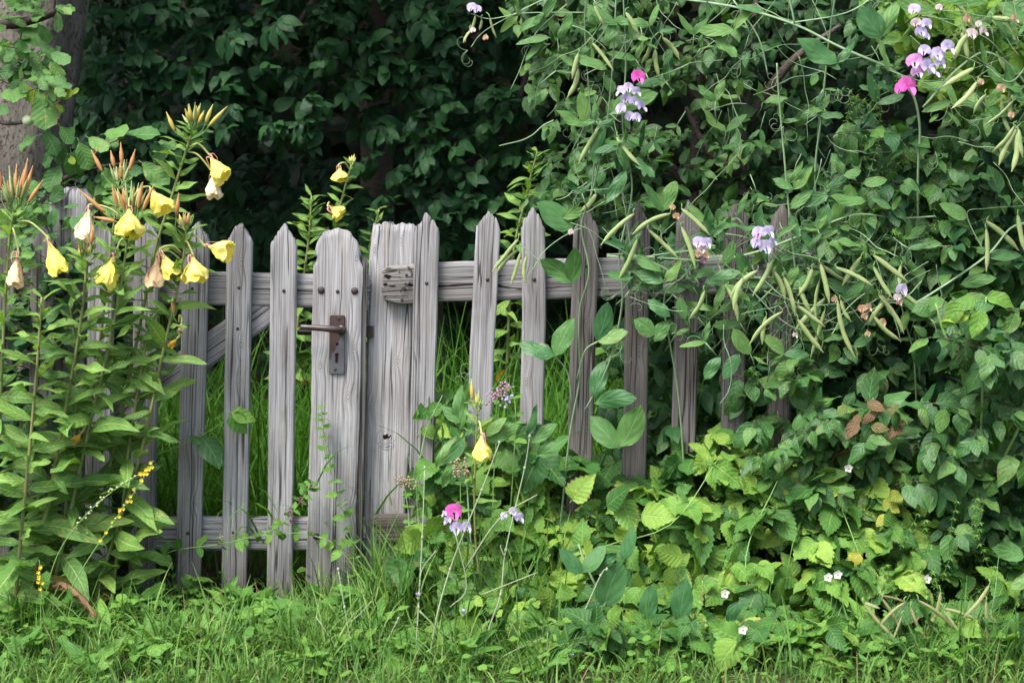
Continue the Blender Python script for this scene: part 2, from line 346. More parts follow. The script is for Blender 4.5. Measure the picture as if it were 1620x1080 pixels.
M['cream'] = petal_mat('cream_petal', (0.80, 0.66, 0.42), (0.85, 0.78, 0.55))
M['peach'] = petal_mat('peach_petal', (0.80, 0.52, 0.32), (0.84, 0.68, 0.42))
M['oldflower'] = petal_mat('withered_orange_petal', (0.6, 0.28, 0.03), (0.66, 0.42, 0.06))
M['magenta'] = petal_mat('magenta_petal', (0.68, 0.07, 0.42), (0.74, 0.16, 0.50))
M['pink'] = petal_mat('pink_petal', (0.60, 0.20, 0.50), (0.60, 0.34, 0.58))
M['lilac'] = petal_mat('lilac_petal', (0.50, 0.42, 0.66), (0.58, 0.50, 0.70))
M['faded'] = petal_mat('faded_petal', (0.50, 0.36, 0.36), (0.66, 0.54, 0.54))
M['brownpetal'] = petal_mat('withered_petal', (0.42, 0.22, 0.12), (0.52, 0.36, 0.25))
M['white'] = petal_mat('white_petal', (0.80, 0.80, 0.80), (0.85, 0.84, 0.86))
M['purple'] = petal_mat('purple_floret', (0.20, 0.06, 0.12), (0.30, 0.12, 0.20))
M['oregano'] = petal_mat('oregano_floret', (0.52, 0.34, 0.46), (0.40, 0.24, 0.26))
M['oregano_dry'] = petal_mat('dry_floret', (0.34, 0.26, 0.18), (0.42, 0.36, 0.22))
M['agri'] = petal_mat('agrimony_floret', (0.85, 0.58, 0.03), (0.86, 0.66, 0.06))
M['plumfruit'] = simple_mat('unripe_plum_skin', (0.36, 0.46, 0.24), (0.44, 0.52, 0.32), 30, 0.5, 0.3)
M['berry'] = simple_mat('red_berry_skin', (0.16, 0.008, 0.012), (0.26, 0.015, 0.015), 30, 0.18, 0.6)
M['blackberry'] = simple_mat('dark_berry_skin', (0.008, 0.008, 0.02), (0.02, 0.018, 0.035), 30, 0.3, 0.5)

# handle plate: brown enamel worn through to grey zinc on the lower half
t = NT('worn_plate'); co = t.n('TexCoord').outputs['Object']; sp = t.n('SeparateXYZ'); t.put(sp.inputs[0], co)
nz = t.noise(co, 90, 3)
edge = t.math('ADD', t.math('MULTIPLY', sp.outputs[2], 22.0), t.math('MULTIPLY', sp.outputs[0], -42.0))
edge = t.math('ADD', edge, t.math('MULTIPLY', t.math('SUBTRACT', nz, 0.5), 1.3))
wf = t.step(edge, 0.10, -0.12)
col = t.mix(wf, t.mix(nz, (0.030, 0.017, 0.015), (0.058, 0.034, 0.03)), t.mix(nz, (0.055, 0.056, 0.062), (0.105, 0.107, 0.115)))
M['plate'] = t.done(t.bsdf(col, 0.5, 0.4, t.bump(nz, 0.25, 0.001)))

# soil
t = NT('soil'); co = t.n('TexCoord').outputs['Object']
n1 = t.noise(co, 3, 4); n2 = t.noise(co, 60, 4, 0.65)
col = t.mix(t.step(n1, 0.4, 0.62), (0.030, 0.026, 0.016), (0.025, 0.042, 0.014))
col = t.mix(n2, col, (0.06, 0.05, 0.03))
M['soil'] = t.done(t.bsdf(col, 0.95, 0.1, t.bump(n2, 0.8, 0.02)))
# trunk bark, pale grey-tan and pitted
t = NT('pitted_bark'); co = t.n('TexCoord').outputs['Object']
n1 = t.noise(t.vmul(co, (2.2, 2.2, .7)), 7, 4, 0.65); n2 = t.noise(t.vmul(co, (1, 1, .55)), 90, 3, 0.7); n3 = t.noise(t.vmul(co, (14, 14, 2.2)), 1, 3, 0.6)
col = t.ramp(n1, [(0.3, (0.07, 0.062, 0.05)), (0.5, (0.125, 0.112, 0.093)), (0.7, (0.19, 0.172, 0.145))])
pit = t.step(n2, 0.44, 0.36)
col = t.mix(t.math('MULTIPLY', pit, 0.75), col, (0.05, 0.04, 0.035))
col = t.mix(t.math('MULTIPLY', t.step(n3, 0.52, 0.66), 0.6), col, (0.085, 0.07, 0.06))
M['trunk'] = t.done(t.bsdf(col, 0.9, 0.15, t.bump(t.math('SUBTRACT', t.math('MULTIPLY', n1, 1.5), pit), 0.8, 0.012)))

# ------------------------------------------------------------------ leaf shapes
def wprof(kind, t):
    def ab(a, b):
        m = a / (a + b); return (t ** a) * ((1 - t) ** b) / ((m ** a) * ((1 - m) ** b)) if 0 < t < 1 else 0.0
    if kind == 'dog': return ab(0.62, 0.95)
    if kind == 'bram': return ab(0.50, 1.0)
    if kind == 'pea': return ab(0.62, 0.72)
    if kind == 'pealance': return ab(0.8, 0.95)
    if kind == 'prim': return ab(0.85, 1.05)
    if kind == 'plum': return ab(0.8, 0.6)
    if kind == 'oval': return ab(0.55, 0.6)
    if kind == 'herb': return ab(0.5, 0.85)
    return ab(0.5, 0.5)
ASPECT = dict(dog=0.56, bram=0.70, pea=0.47, pealance=0.27, prim=0.25, plum=0.58, oval=0.62, herb=0.6)
ROWS = dict(dog=7, bram=16, pea=7, pealance=7, prim=9, plum=11, oval=6, herb=6)
PETIOLE = dict(dog=0.16, bram=0.12, pea=0.03, pealance=0.03, prim=0.02, plum=0.16, oval=0.08, herb=0.1)
NVAR = 11
TEMPL = {}
def template(kind, var):
    key = (kind, var)
    if key in TEMPL: return TEMPL[key]
    r = rng('tpl%s%d' % key)
    n = ROWS[kind]; asp = ASPECT[kind] * r.uniform(0.88, 1.1)
    bend = r.uniform(-0.06, 0.46) * (1.25 if kind in ('prim', 'dog') else 1); fold = r.uniform(0.02, 0.75); twist = r.uniform(-0.6, 0.6)
    wave = r.uniform(0.01, 0.075); wf = r.uniform(6, 13); ph = r.uniform(0, 6); sb = r.uniform(-0.06, 0.06)
    ser = kind in ('bram', 'plum')
    V, U = [], []
    pl = PETIOLE[kind]
    V += [(-0.010, -pl, 0.02*0), (0.010, -pl, 0.0)]; U += [(0.5, 0.0), (0.5, 0.0)]
    T = []
    for i in range(n + 1):
        tt = i / n
        w = wprof(kind, tt) * asp * 0.5
        if i == 0: w = 0.010
        tooth = 0.0
        if ser and 0 < i < n:
            if i % 2: w *= 1.05; tooth = 0.03
            else: w *= 0.925
        y = tt * (1 - 0.25 * bend * tt); z0 = -bend * tt * tt
        xm = sb * math.sin(tt * 3.1)
        tw = twist * tt
        for sx in (-1, 0, 1):
            x = sx * w; z = fold * abs(x) * (1 - 0.4*tt) + (wave * math.sin(tt * wf + ph + sx) * abs(sx) * min(1, w / 0.08))
            if sx and kind != 'prim': z -= 0.6 * x * x / max(asp, .2)
            X = xm + x * math.cos(tw) - z * math.sin(tw); Z = z0 + x * math.sin(tw) + z * math.cos(tw)
            V.append((X, y + (tooth if sx else 0), Z)); U.append((0.5 + 0.5 * sx, tt))
    T += [(0, 1, 4), (0, 4, 2)]
    T = [(0, 1, 3), (0, 3, 2), (1, 4, 3)]
    for i in range(n):
        a = 2 + i * 3
        for k in (0, 1):
            if i == n - 1:
                if k == 0: T.append((a + k, a + k + 1, a + 4))
                else: T.append((a + k, a + k + 1, a + 4))
            else:
                T.append((a + k, a + k + 1, a + k + 4)); T.append((a + k, a + k + 4, a + k + 3))
    TEMPL[key] = (np.array(V), np.array(T), np.array(U))
    return TEMPL[key]
LEAFMESH = {}
def leaf_mesh(kind, var, mat):
    k = (kind, var, mat)
    if k not in LEAFMESH:
        V, T, U = template(kind, var); LEAFMESH[k] = np_mesh('leaf', V, T, M[mat], U)
    return LEAFMESH[k]

def merged_leaves(name, items, parent=None, base=(0, 0, 0), seed=0):
    """items: (kind, var, mat, 3x4 array); one mesh per material is avoided by grouping on material"""
    out = []
    g = np.random.default_rng(seed + len(items))
    for mat in sorted(set(i[2] for i in items)):
        Vs, Ts, Us, Ks, off = [], [], [], [], 0
        for key in sorted(set((i[0], i[1]) for i in items if i[2] == mat)):
            V, T, U = template(*key)
            A = np.array([i[3] for i in items if i[2] == mat and (i[0], i[1]) == key])
            P = np.einsum('nij,vj->nvi', A[:, :, :3], V) + A[:, None, :, 3] - np.array(base)
            m, nv = len(A), len(V)
            Vs.append(P.reshape(-1, 3)); Us.append(np.tile(U, (m, 1))); Ks.append(np.repeat(g.random(m), nv))
            Ts.append((T[None] + (np.arange(m) * nv)[:, None, None]).reshape(-1, 3) + off); off += m * nv
        me = np_mesh(name, np.vstack(Vs), np.vstack(Ts), M[mat], np.vstack(Us), np.concatenate(Ks))
        o = link(name, me, parent); o['kind'] = 'stuff'; out.append(o)
    return out

def frame(pos, axis, nrm, size, ws=1.0):
    y = axis.normalized(); z = nrm - y * nrm.dot(y)
    if z.length < 1e-4: z = y.orthogonal()
    z.normalize(); x = y.cross(z)
    return np.array([[x[i]*size*ws, y[i]*size, z[i]*size, pos[i]] for i in range(3)])

class Plant:
    def __init__(s, name, label, cat, base, group=None):
        s.b = Vector(base); s.r = rng(label)
        s.e = bpy.data.objects.new(name, None); s.e.empty_display_size = 0.05; COL.objects.link(s.e); s.e.location = s.b
        tag(s.e, label, cat, group); s.L = []; s.tw = MB(); s.petiole = MB()
    def leaf(s, kind, mat, pos, axis, nrm, size, ws=1.0, var=None):
        s.L.append((kind, s.r.randrange(NVAR) if var is None else var, mat, frame(pos, axis, nrm, size, ws)))
    def part(s, name, mb, mat, parent=None, label=None, smooth=True):
        o = obj(name, mb, M[mat], parent or s.e, s.b, smooth)
        if label: o['label'] = label
        return o
    def stem(s, pts, r0, r1, mat='stem', name='stem', sides=6, flat=1.0, n=5, smooth=True):
        c = catmull(pts, n) if smooth else pts
        return c, s.part(name, MB().tube(c, r0, r1, sides, flat), mat)
    def finish(s, limit=300, twigmat='twig', twigname='twig'):
        if s.tw.v:
            o = s.part(twigname, s.tw, twigmat); o['kind'] = 'stuff'
        if not s.L: return s.e
        A = np.array([l[3] for l in s.L])
        C = A[:, :, 3] + A[:, :, 1] * 0.5
        px, py, z = proj(C)
        sz = np.linalg.norm(A[:, :, 1], axis=1)
        vd = C - np.array(CAM); vd /= np.linalg.norm(vd, axis=1)[:, None]
        nz = A[:, :, 2] / sz[:, None]
        face = np.abs((nz * vd).sum(1)) * 0.8 + 0.2
        score = (sz * F / z) ** 2 * face
        inview = (px > -15) & (px < 1635) & (py > -15) & (py < 1095)
        score = np.where(inview, score, score * 1e-4)
        if len(s.L) > limit:
            cell = {}
            for i in np.argsort(z):
                if not inview[i]: continue
                k = (int(px[i] // 22), int(py[i] // 22)); c = cell.get(k, 0); cell[k] = c + 1
                if c >= 1: score[i] *= 0.25 ** c
            order = np.argsort(-score); own = order[:limit]; rest = order[limit:]
        else:
            own = range(len(s.L)); rest = []
        for i in own:
            kind, var, mat, a = s.L[i]
            o = bpy.data.objects.new('leaf', leaf_mesh(kind, var, mat)); COL.objects.link(o); o.parent = s.e
            o.matrix_local = Matrix([[*(a[k][:3]), a[k][3] - s.b[k]] for k in range(3)] + [[0, 0, 0, 1]])
        if len(rest): merged_leaves('foliage', [s.L[i] for i in rest], s.e, s.b, 3)
        return s.e

def in_poly(x, y, poly):
    c = False; n = len(poly)
    for i in range(n):
        x1, y1 = poly[i]; x2, y2 = poly[i-1]
        if (y1 > y) != (y2 > y) and x < (x2-x1)*(y-y1)/(y2-y1)+x1: c = not c
    return c
def poly_pt(r, poly):
    xs = [p[0] for p in poly]; ys = [p[1] for p in poly]
    while True:
        x, y = r.uniform(min(xs), max(xs)), r.uniform(min(ys), max(ys))
        if in_poly(x, y, poly): return x, y

OUT = Vector((0, -1, 0)); UP = Vector((0, 0, 1))
def shoot(pl, p0, d, length, pairs, kind, mat, size, droop=0.5, nrm=None, jitter=0.35, twig=0.0016, mats=None, alternate=False, curl=0.5, ws=1.0, drop_tip=True):
    """a twig that bends under its own weight, with opposite (or alternate) leaves"""
    r = pl.r; d = d.normalized(); pts = [p0.copy()]; steps = max(3, pairs)
    p = p0.copy(); dd = d.copy()
    for i in range(steps):
        p = p + dd * (length / steps); pts.append(p.copy())
        dd = (dd + Vector((0, 0, -curl / steps)) + rv(r, 0.12)).normalized()
    if twig: pl.tw.tube(pts, twig, twig * 0.5, 3, cap=False)
    side0 = d.cross(UP); side0 = side0.normalized() if side0.length > .1 else Vector((1, 0, 0))
    for i in range(1, len(pts)):
        q = pts[i]; t = (pts[i] - pts[i-1]).normalized()
        ang = r.uniform(0, math.pi) if not i % 2 else r.uniform(-0.5, 0.5)
        sv = (Matrix.Rotation(ang * 0.6 + (math.pi/2 if i % 2 else 0) * 0.5, 3, t) @ side0)
        k = 0.62 + 0.38 * math.sin(math.pi * min(1, 0.2 + 0.75 * i / len(pts)))
        for sg in ((-1, 1) if not alternate else ((-1,) if i % 2 else (1,))):
            ax = (t * 0.55 + sv * sg * 0.9 + Vector((0, 0, -droop)) + rv(r, jitter)).normalized()
            n = (nrm if nrm else (UP * 0.75 + OUT * 0.55)) + rv(r, 0.45)
            m = mats[r.randrange(len(mats))] if mats else mat
            pl.leaf(kind, m, q + ax * size * 0.12, ax, n, size * k * r.uniform(0.55, 1.2), ws * r.uniform(.82, 1.15))
    if drop_tip:
        ax = (dd + Vector((0, 0, -droop * 0.5)) + rv(r, 0.2)).normalized()
        pl.leaf(kind, mats[0] if mats else mat, pts[-1], ax, (UP + OUT * 0.6) + rv(r, 0.4), size * 0.8, ws)

def fill(pl, poly, Y0, Y1, n, kind, mat, size, length=0.16, pairs=4, droop=0.5, slope=None, mats=None, alternate=False, curl=0.5, dbase=None, nrm=None, ws=1.0):
    r = pl.r
    for _ in range(n):
        px, py = poly_pt(r, poly)
        u = r.random() ** 1.5
        Y = (slope(px, py) if slope else Y0) + (Y1 - Y0) * u
        p = W(px, py, Y)
        d = (dbase or Vector((0, -0.8, 0.25))) + Vector((r.uniform(-0.8, 0.8), r.uniform(-0.25, 0.35), r.uniform(-0.35, 0.4)))
        d.normalize()
        shoot(pl, p - d * length * 0.6, d, length * r.uniform(0.7, 1.25), pairs, kind, mat, size * r.uniform(0.8, 1.15), droop, nrm, mats=mats, alternate=alternate, curl=curl, ws=ws)

# ------------------------------------------------------------------ ground
def ground():
    n = 80; rows = []
    for j in range(n + 1):
        Y = -6 + 46 * (j / n) ** 1.6
        rows.append([])
        for i in range(n + 1):
            X = -20 + 40 * i / n
            z = 0.02 * mnoise.noise(Vector((X * 1.3, Y * 1.3, 0))) + 0.012 * mnoise.noise(Vector((X * 5, Y * 5, 3)))
            rows[-1].append(Vector((X, Y, z - 0.012)))
    o = obj('ground', MB().grid(rows), M['soil']); o['kind'] = 'structure'
    o['label'] = 'brown soil and turf under the fence and plants'
ground()

# ------------------------------------------------------------------ fence boards
def fbm(v): return mnoise.fractal(v, 1.0, 2.0, 4)
def board(name, pts, width, thick, mat, parent, base, top='point', depth=None, wl=None, wr=None, nu=19, nrow=110, seed=0, topamp=0.006, bot='flat', groove=0.0012, peak=0.05, warp=0.003):
    """pts: world centre-line (front face) from one end to the other; local Z runs along the grain.
    returns the object, with its own origin and rotation so that object coordinates follow the board"""
    p0, p1 = pts[0], pts[-1]; L = (p1 - p0).length; zax = (p1 - p0).normalized(); yax = Vector((0, 1, 0)); yax = (yax - zax * yax.dot(zax)).normalized(); xax = yax.cross(zax)
    sd = seed * 17.3
    V = []; Fc = []
    cen = []
    for q in pts:
        cen.append(((q - p0).dot(zax) / L, (q - p0).dot(xax)))
    def cx(t):
        for (a, xa), (b, xb) in zip(cen[:-1], cen[1:]):
            if t <= b: return xa + (xb - xa) * (t - a) / max(1e-6, b - a)
        return cen[-1][1]
    def topz(u):
        rag = topamp * fbm(Vector((u * 3.2 + sd, sd, 0))) + topamp * 0.7 * mnoise.noise(Vector((u * 14 + sd, 2, 0)))
        a = abs(u)
        if top == 'point': dz = -peak * max(0, (a - 0.10)) / 0.9 - (0.004 * max(0, (a - 0.85) / 0.15) ** 2)
        elif top == 'round': dz = -0.045 * a ** 2.2 - 0.02 * max(0, (a - 0.7) / 0.3) ** 2
        elif top == 'peak2': dz = -0.04 * a - 0.03 * max(0, a - .6)
        else: dz = 0
        return L + dz + rag
    def botz(u): return (0.0 if bot == 'flat' else -0.012 * fbm(Vector((u * 4 + sd, 7, 0))) * 2)
    us = [-1 + 2 * i / (nu - 1) for i in range(nu)]
    for side in (0, 1):
        for j in range(nrow + 1):
            t = j / nrow; tt = t if t < 0.75 else t
            for u in us:
                z = botz(u) + (topz(u) - botz(u)) * tt
                hw = width / 2
                hl = hw * (wl(z) if wl else 1); hr = hw * (wr(z) if wr else 1)
                ew = 1 + 0.035 * fbm(Vector((z * 7 + sd, u * .3, 5)))
                x = cx(z / L) + (u * hr if u > 0 else u * hl) * ew
                edge = max(0, (abs(u) - 0.86) / 0.14)
                y = thick * 0.16 * edge ** 2
                g = groove * fbm(Vector((u * 13 + sd + 0.14 * mnoise.noise(Vector((z * 1.6, sd, 0))), z * 0.9, side * 9.1)))
                y += g * 0.55 + warp * mnoise.noise(Vector((z * 2.5, sd, u * .5)))
                tip = max(0, (t - 0.985) / 0.015)
                y += tip * 0.003
                if side: y = thick - y
                V.append((x, y, z))
    n1 = (nrow + 1) * nu
    for j in range(nrow):
        for i in range(nu - 1):
            a = j * nu + i
            Fc.append((a, a + 1, a + nu + 1, a + nu))
            b = n1 + a; Fc.append((b + 1, b, b + nu, b + nu + 1))
        a = j * nu; b = n1 + a; Fc.append((b, a, a + nu, b + nu))
        a = j * nu + nu - 1; b = n1 + a; Fc.append((a, b, b + nu, a + nu))
    for i in range(nu - 1):
        a = i; b = n1 + i; Fc.append((a + 1, a, b, b + 1))
        a = nrow * nu + i; b = n1 + a; Fc.append((a, a + 1, b + 1, b))
    me = bpy.data.meshes.new(name); me.from_pydata(V, [], Fc)
    me.polygons.foreach_set('use_smooth', [True] * len(me.polygons)); me.materials.append(M[mat]); me.update()
    me.set_sharp_from_angle(angle=math.radians(50))
    o = link(name, me, parent)
    o.matrix_local = Matrix.Translation(p0 - base) @ Matrix(((xax.x, yax.x, zax.x), (xax.y, yax.y, zax.y), (xax.z, yax.z, zax.z))).to_4x4()
    return o

def nail(px, py, Y, r, parent, base, name='nail', mat='iron', dome=0.6):
    c = W(px, py, Y); mb = MB()
    rows = []
    for i in range(5):
        th = (math.pi / 2) * i / 4
        rows.append([c + Vector((math.cos(2*math.pi*k/10) * r * math.sin(th), -math.cos(th) * r * dome, math.sin(2*math.pi*k/10) * r * math.sin(th))) for k in range(11)])
    rows.append([v + Vector((0, 0.004, 0)) for v in rows[-1]])
    mb.grid(rows); return obj(name, mb, M[mat], parent, base)

def empty(name, base, label, cat, group=None):
    e = bpy.data.objects.new(name, None); e.empty_display_size = .1; COL.objects.link(e); e.location = base
    return tag(e, label, cat, group)

YP, YR = -0.030, 0.0      # front faces of pickets and of rails
PT = 0.024                # picket thickness
def picket(parent, base, tx, ty, bx, by, wpx, seed, mat='wood', mid=None, Y=YP, name='picket', **kw):
    s = (4.0 + Y) / F * 1.006
    pts = [W(bx, by, Y), W(tx, ty, Y)]
    if mid: pts.insert(1, W(mid[0], mid[1], Y))
    return board(name, pts, wpx * s, PT, mat, parent, base, seed=seed, **kw)

# the gate -----------------------------------------------------------------
gb = W(340, 945, 0); gb.z = 0
gate = empty('garden_gate', gb, 'weathered grey picket gate with rusty lever handle, closed', 'gate')
for i, (tx, ty, bx, by, w, pk) in enumerate([(160, 350, 152, 962, 40, .05), (233, 352, 222, 962, 40, .05), (311, 352, 295, 958, 40, .048), (379, 352, 369, 950, 40, .05), (449, 354, 441, 950, 41, .055)]):
    picket(gate, gb, tx, ty, bx, by, w, 3 + i, peak=pk, topamp=0.013 if i != 3 else 0.007)
# latch stile: broad board with notched shoulders and round head
LS = (4.0 + YP) / F
lp = [W(519, 958, YP), W(529, 650, YP), W(534, 362, YP)]
Ll = (lp[-1] - lp[0]).length
def lw_l(z):
    d = Ll - z
    w = 0.92 if d < 0.072 else (0.92 - (d - 0.072) / 0.014 * 0.17 if d < 0.086 else (0.75 + (d - 0.086) / 0.016 * 0.23 if d < 0.102 else 0.98))
    return w
def lw_r(z):
    d = Ll - z
    if d < 0.066: return 0.93
    if d < 0.082: return 0.93 - (d - 0.066) / 0.016 * 0.06
    if d < 0.105: return 0.87 + (d - 0.082) / 0.023 * 0.16
    return 1.03
board('latch_stile', lp, 78 * LS, 0.030, 'wood', gate, gb, top='round', wl=lw_l, wr=lw_r, nu=25, nrow=190, seed=21, groove=0.0016)
# seam strip on the stile's right edge, set a little behind
board('stile_strip', [W(563, 955, YP + 0.012), W(572, 408, YP + 0.012)], 18 * LS, 0.02, 'wood_brown_shade', gate, gb, top='flat', seed=22, nu=7)
# rails and brace behind the pickets
RS = 4.0 / F
board('rail', [W(110, 452, YR), W(300, 456, YR), W(583, 463, YR)], 53 * RS, 0.035, 'wood', gate, gb, top='flat', bot='rag', seed=31, nu=17, nrow=120, groove=0.0016)
board('rail', [W(112, 846, YR), W(300, 845, YR), W(578, 846, YR)], 54 * RS, 0.035, 'wood', gate, gb, top='flat', bot='rag', seed=32, nu=17, nrow=120, groove=0.0016)
board('brace', [W(120, 700, YR + 0.004), W(452, 467, YR + 0.004)], 49 * RS, 0.026, 'wood', gate, gb, top='flat', seed=33, nu=15, nrow=100)
for (x, y) in [(304, 456), (378, 455), (449, 460), (297, 843), (369, 842), (438, 842), (219, 845), (303, 571), (376, 520), (233, 452)]:
    nail(x, y, YP - 0.0005, 0.0050, gate, gb)
for (x, y, r_) in [(508, 459, 0.0105), (561, 460, 0.0105), (500, 848, 0.010), (551, 847, 0.010)]:
    nail(x, y, YP - 0.001, r_, gate, gb, 'bolt')
nail(534, 461, YP - 0.001, 0.0055, gate, gb)

# handle on its plate
def rounded_plate(cx, cy, w, h, Y, th, rad, seg=5):
    mb = MB(); ring = []
    for (sx, sz, a0) in ((1, 1, 0), (-1, 1, 90), (-1, -1, 180), (1, -1, 270)):
        for k in range(seg + 1):
            a = math.radians(a0 + 90 * k / seg)
            ring.append((sx * (w/2 - rad) + rad * math.cos(a), sz * (h/2 - rad) + rad * math.sin(a)))
    n = len(ring)
    for (sc, y) in ((1, th), (1, 0.0015), (0.94, 0)):
        for (x, z) in ring: mb.v.append(Vector((x * (sc if sc == 1 else 1 - 0.003 / w), y, z * (1 if sc == 1 else 1 - 0.003 / h))))
    for l in range(2):
        for k in range(n): mb.f.append((l*n + k, l*n + (k+1) % n, (l+1)*n + (k+1) % n, (l+1)*n + k))
    mb.f.append(tuple(2*n + k for k in range(n)))
    return mb
pc = W(533, 545, YP - 0.006)
mb = rounded_plate(0, 0, 24.5 * LS, 95 * LS, 0, 0.006, 0.006)
plate = obj('handle_plate', mb, M['plate'], gate, None, smooth=False); plate.location = pc - gb; plate.rotation_euler = (0, math.radians(1.5), 0)
def sub(name, mb, mat): return obj(name, mb, M[mat], plate, None)
def PL(px, py, dy): return W(px, py, YP - 0.006) - pc + Vector((0, dy, 0))
c0 = PL(540, 521, 0)
boss = MB(); boss.tube([c0 + Vector((0, 0.0, 0)), c0 + Vector((0, -0.006, 0)), c0 + Vector((0, -0.008, 0))], 0.0135, 0.012, 14)
sub('lever_collar', boss, 'rust')
lv = MB()
c = [PL(541, 521, -0.006), PL(541, 520, -0.022), PL(538.5, 519.3, -0.033), PL(531, 518.5, -0.038), PL(515, 517.5, -0.039), PL(495, 516.6, -0.039), PL(480, 516.3, -0.038), PL(477, 516.2, -0.037)]
lv.tube(c, 0.008, radii=[0.0085, 0.0085, 0.0098, 0.0102, 0.0088, 0.0080, 0.0082, 0.0068], sides=12, flat=0.95)
sub('lever', lv, 'rust')
for (x, y) in [(535, 503.5), (531.5, 584)]:
    s_ = MB(); s_.tube([PL(x, y, 0.001), PL(x, y, -0.0015), PL(x, y, -0.0025)], 0.0038, 0.003, 10); sub('screw', s_, 'iron')
s_ = MB(); s_.tube([PL(533.5, 543.5, 0.001), PL(533.5, 543.5, -0.0006)], 0.0042, 0.0042, 10); sub('screw_hole', s_, 'hole')
s_ = MB(); s_.tube([PL(533, 560, 0.001), PL(533, 560, -0.0015)], 0.0056, 0.0056, 14); sub('keyhole_rim', s_, 'iron')
s_ = MB(); s_.tube([PL(533, 560.5, 0.0), PL(533, 560.5, -0.0022)], 0.0042, 0.0042, 12)
k0 = PL(533, 567, -0.0022)
s_.v += [k0 + Vector((-0.0034, 0, 0.009)), k0 + Vector((0.0034, 0, 0.009)), k0 + Vector((0.0036, 0, -0.010)), k0 + Vector((-0.0036, 0, -0.010))]; s_.f.append((len(s_.v)-1, len(s_.v)-2, len(s_.v)-3, len(s_.v)-4))
sub('keyhole', s_, 'hole')
bk = MB(); yb = 0.045 + 0.04
bk.tube([W(545, 524, 0.0), W(543, 524, yb - .01), W(538, 524.5, yb), W(500, 525, yb), W(474, 525.5, yb), W(471, 525.5, yb - .002)], 0.0085, radii=[.008, .008, .0095, .0085, .0085, .007], sides=10)
obj('rear_lever', bk, M['rust'], gate, gb)
bx_ = MB(); a, b = W(556, 516, 0.02), W(592, 532, 0.05)
bx_.v += [Vector((x, y, z)) for x in (a.x, b.x) for y in (a.y, b.y) for z in (a.z, b.z)]
bx_.f += [(0, 1, 3, 2), (4, 6, 7, 5), (0, 4, 5, 1), (2, 3, 7, 6), (0, 2, 6, 4), (1, 5, 7, 3)]
obj('latch_bolt', bx_, M['rust'], gate, gb, smooth=False)

# gate post ----------------------------------------------------------------
YPO = 0.035
pb = W(610, 940, YPO); pb.z = 0
post = empty('gate_post', pb, 'broad grey post board with a knot hole, right beside the gate handle', 'post')
pp = [W(604, 960, YPO), W(612, 690, YPO), W(622, 357, YPO)]
Lp = (pp[-1] - pp[0]).length
def pw_l(z):
    d = Lp - z; return 0.88 + 0.12 * min(1, d / 0.10)
def pw_r(z):
    k = (z - (pp[1] - pp[0]).length) / 0.07
    return 1.0 + 0.12 * math.exp(-k * k) - 0.06 * math.exp(-((z - 0.30) / 0.05) ** 2)
board('post_board', pp, 74 * (4.0 + YPO) / F, 0.09, 'wood_post', post, pb, top='flat', wl=pw_l, wr=pw_r, nu=31, nrow=200, seed=41, topamp=0.012, groove=0.0008, warp=0.006)
kh = MB(); kc = W(612, 690, YPO - 0.0015)
pts = []
for k in range(14):
    a = 2 * math.pi * k / 14; rr_ = 0.0095 * (1 + 0.35 * math.sin(2 * a + 1) + 0.12 * math.sin(5 * a))
    pts.append(kc + Vector((math.cos(a) * rr_, 0, math.sin(a) * rr_)))
kh.v += pts; kh.f.append(tuple(reversed(range(14))))
obj('knot_hole', kh, M['hole'], post, pb)
for j, (rr_, sw) in enumerate([(0.016, 0.0013), (0.021, 0.001), (0.027, 0.0012), (0.034, 0.0009)]):
    rg = MB(); ring = [kc + Vector((math.cos(a) * rr_ * (1 + .1 * math.sin(3*a + j)) * 0.85, 0.0008, math.sin(a) * rr_ * 1.15)) for a in [2*math.pi*k/26 for k in range(27)]]
    rg.tube(ring, sw, sw, 4, cap=False); obj('knot_ring', rg, M['wood_post'], post, pb)

# fence to the right --------------------------------------------------------
fb = W(900, 900, 0); fb.z = 0
fence = empty('picket_fence', fb, 'weathered grey picket fence overgrown by peas, right of the gate post', 'fence')
FP = [(676, 337, 663, 900, 39, .05, None), (774, 335, 752, 900, 39, .042, (762, 560)), (843, 328, 836, 900, 38, .055, (845, 500)), (929, 330, 912, 900, 40, .055, None),
      (1011, 325, 1001, 900, 38, .05, None), (1091, 322, 1077, 900, 38, .05, None), (1167, 323, 1155, 900, 37, .04, None), (1240, 322, 1229, 900, 37, .045, None)]
for i, (tx, ty, bx, by, w, pk, md) in enumerate(FP):
    picket(fence, fb, tx, ty, bx, by, w, 51 + i, 'wood' if i < 3 else 'wood_brown_shade', mid=md, peak=pk, topamp=0.012)
board('rail', [W(606, 453, YR - .002), W(700, 446, YR - .002), W(900, 441, YR), W(1300, 431, YR)], 63 * RS, 0.034, 'wood', fence, fb, top='flat', bot='rag', seed=71, nu=27, nrow=220, groove=0.0019, wl=lambda z: min(1, .86 + z * 6), wr=lambda z: min(1, .70 + z * 7))
board('rail', [W(592, 838, YR - .002), W(1290, 830, YR)], 46 * RS, 0.034, 'wood_brown_shade', fence, fb, top='flat', bot='rag', seed=72, nu=13, nrow=120, groove=0.002)
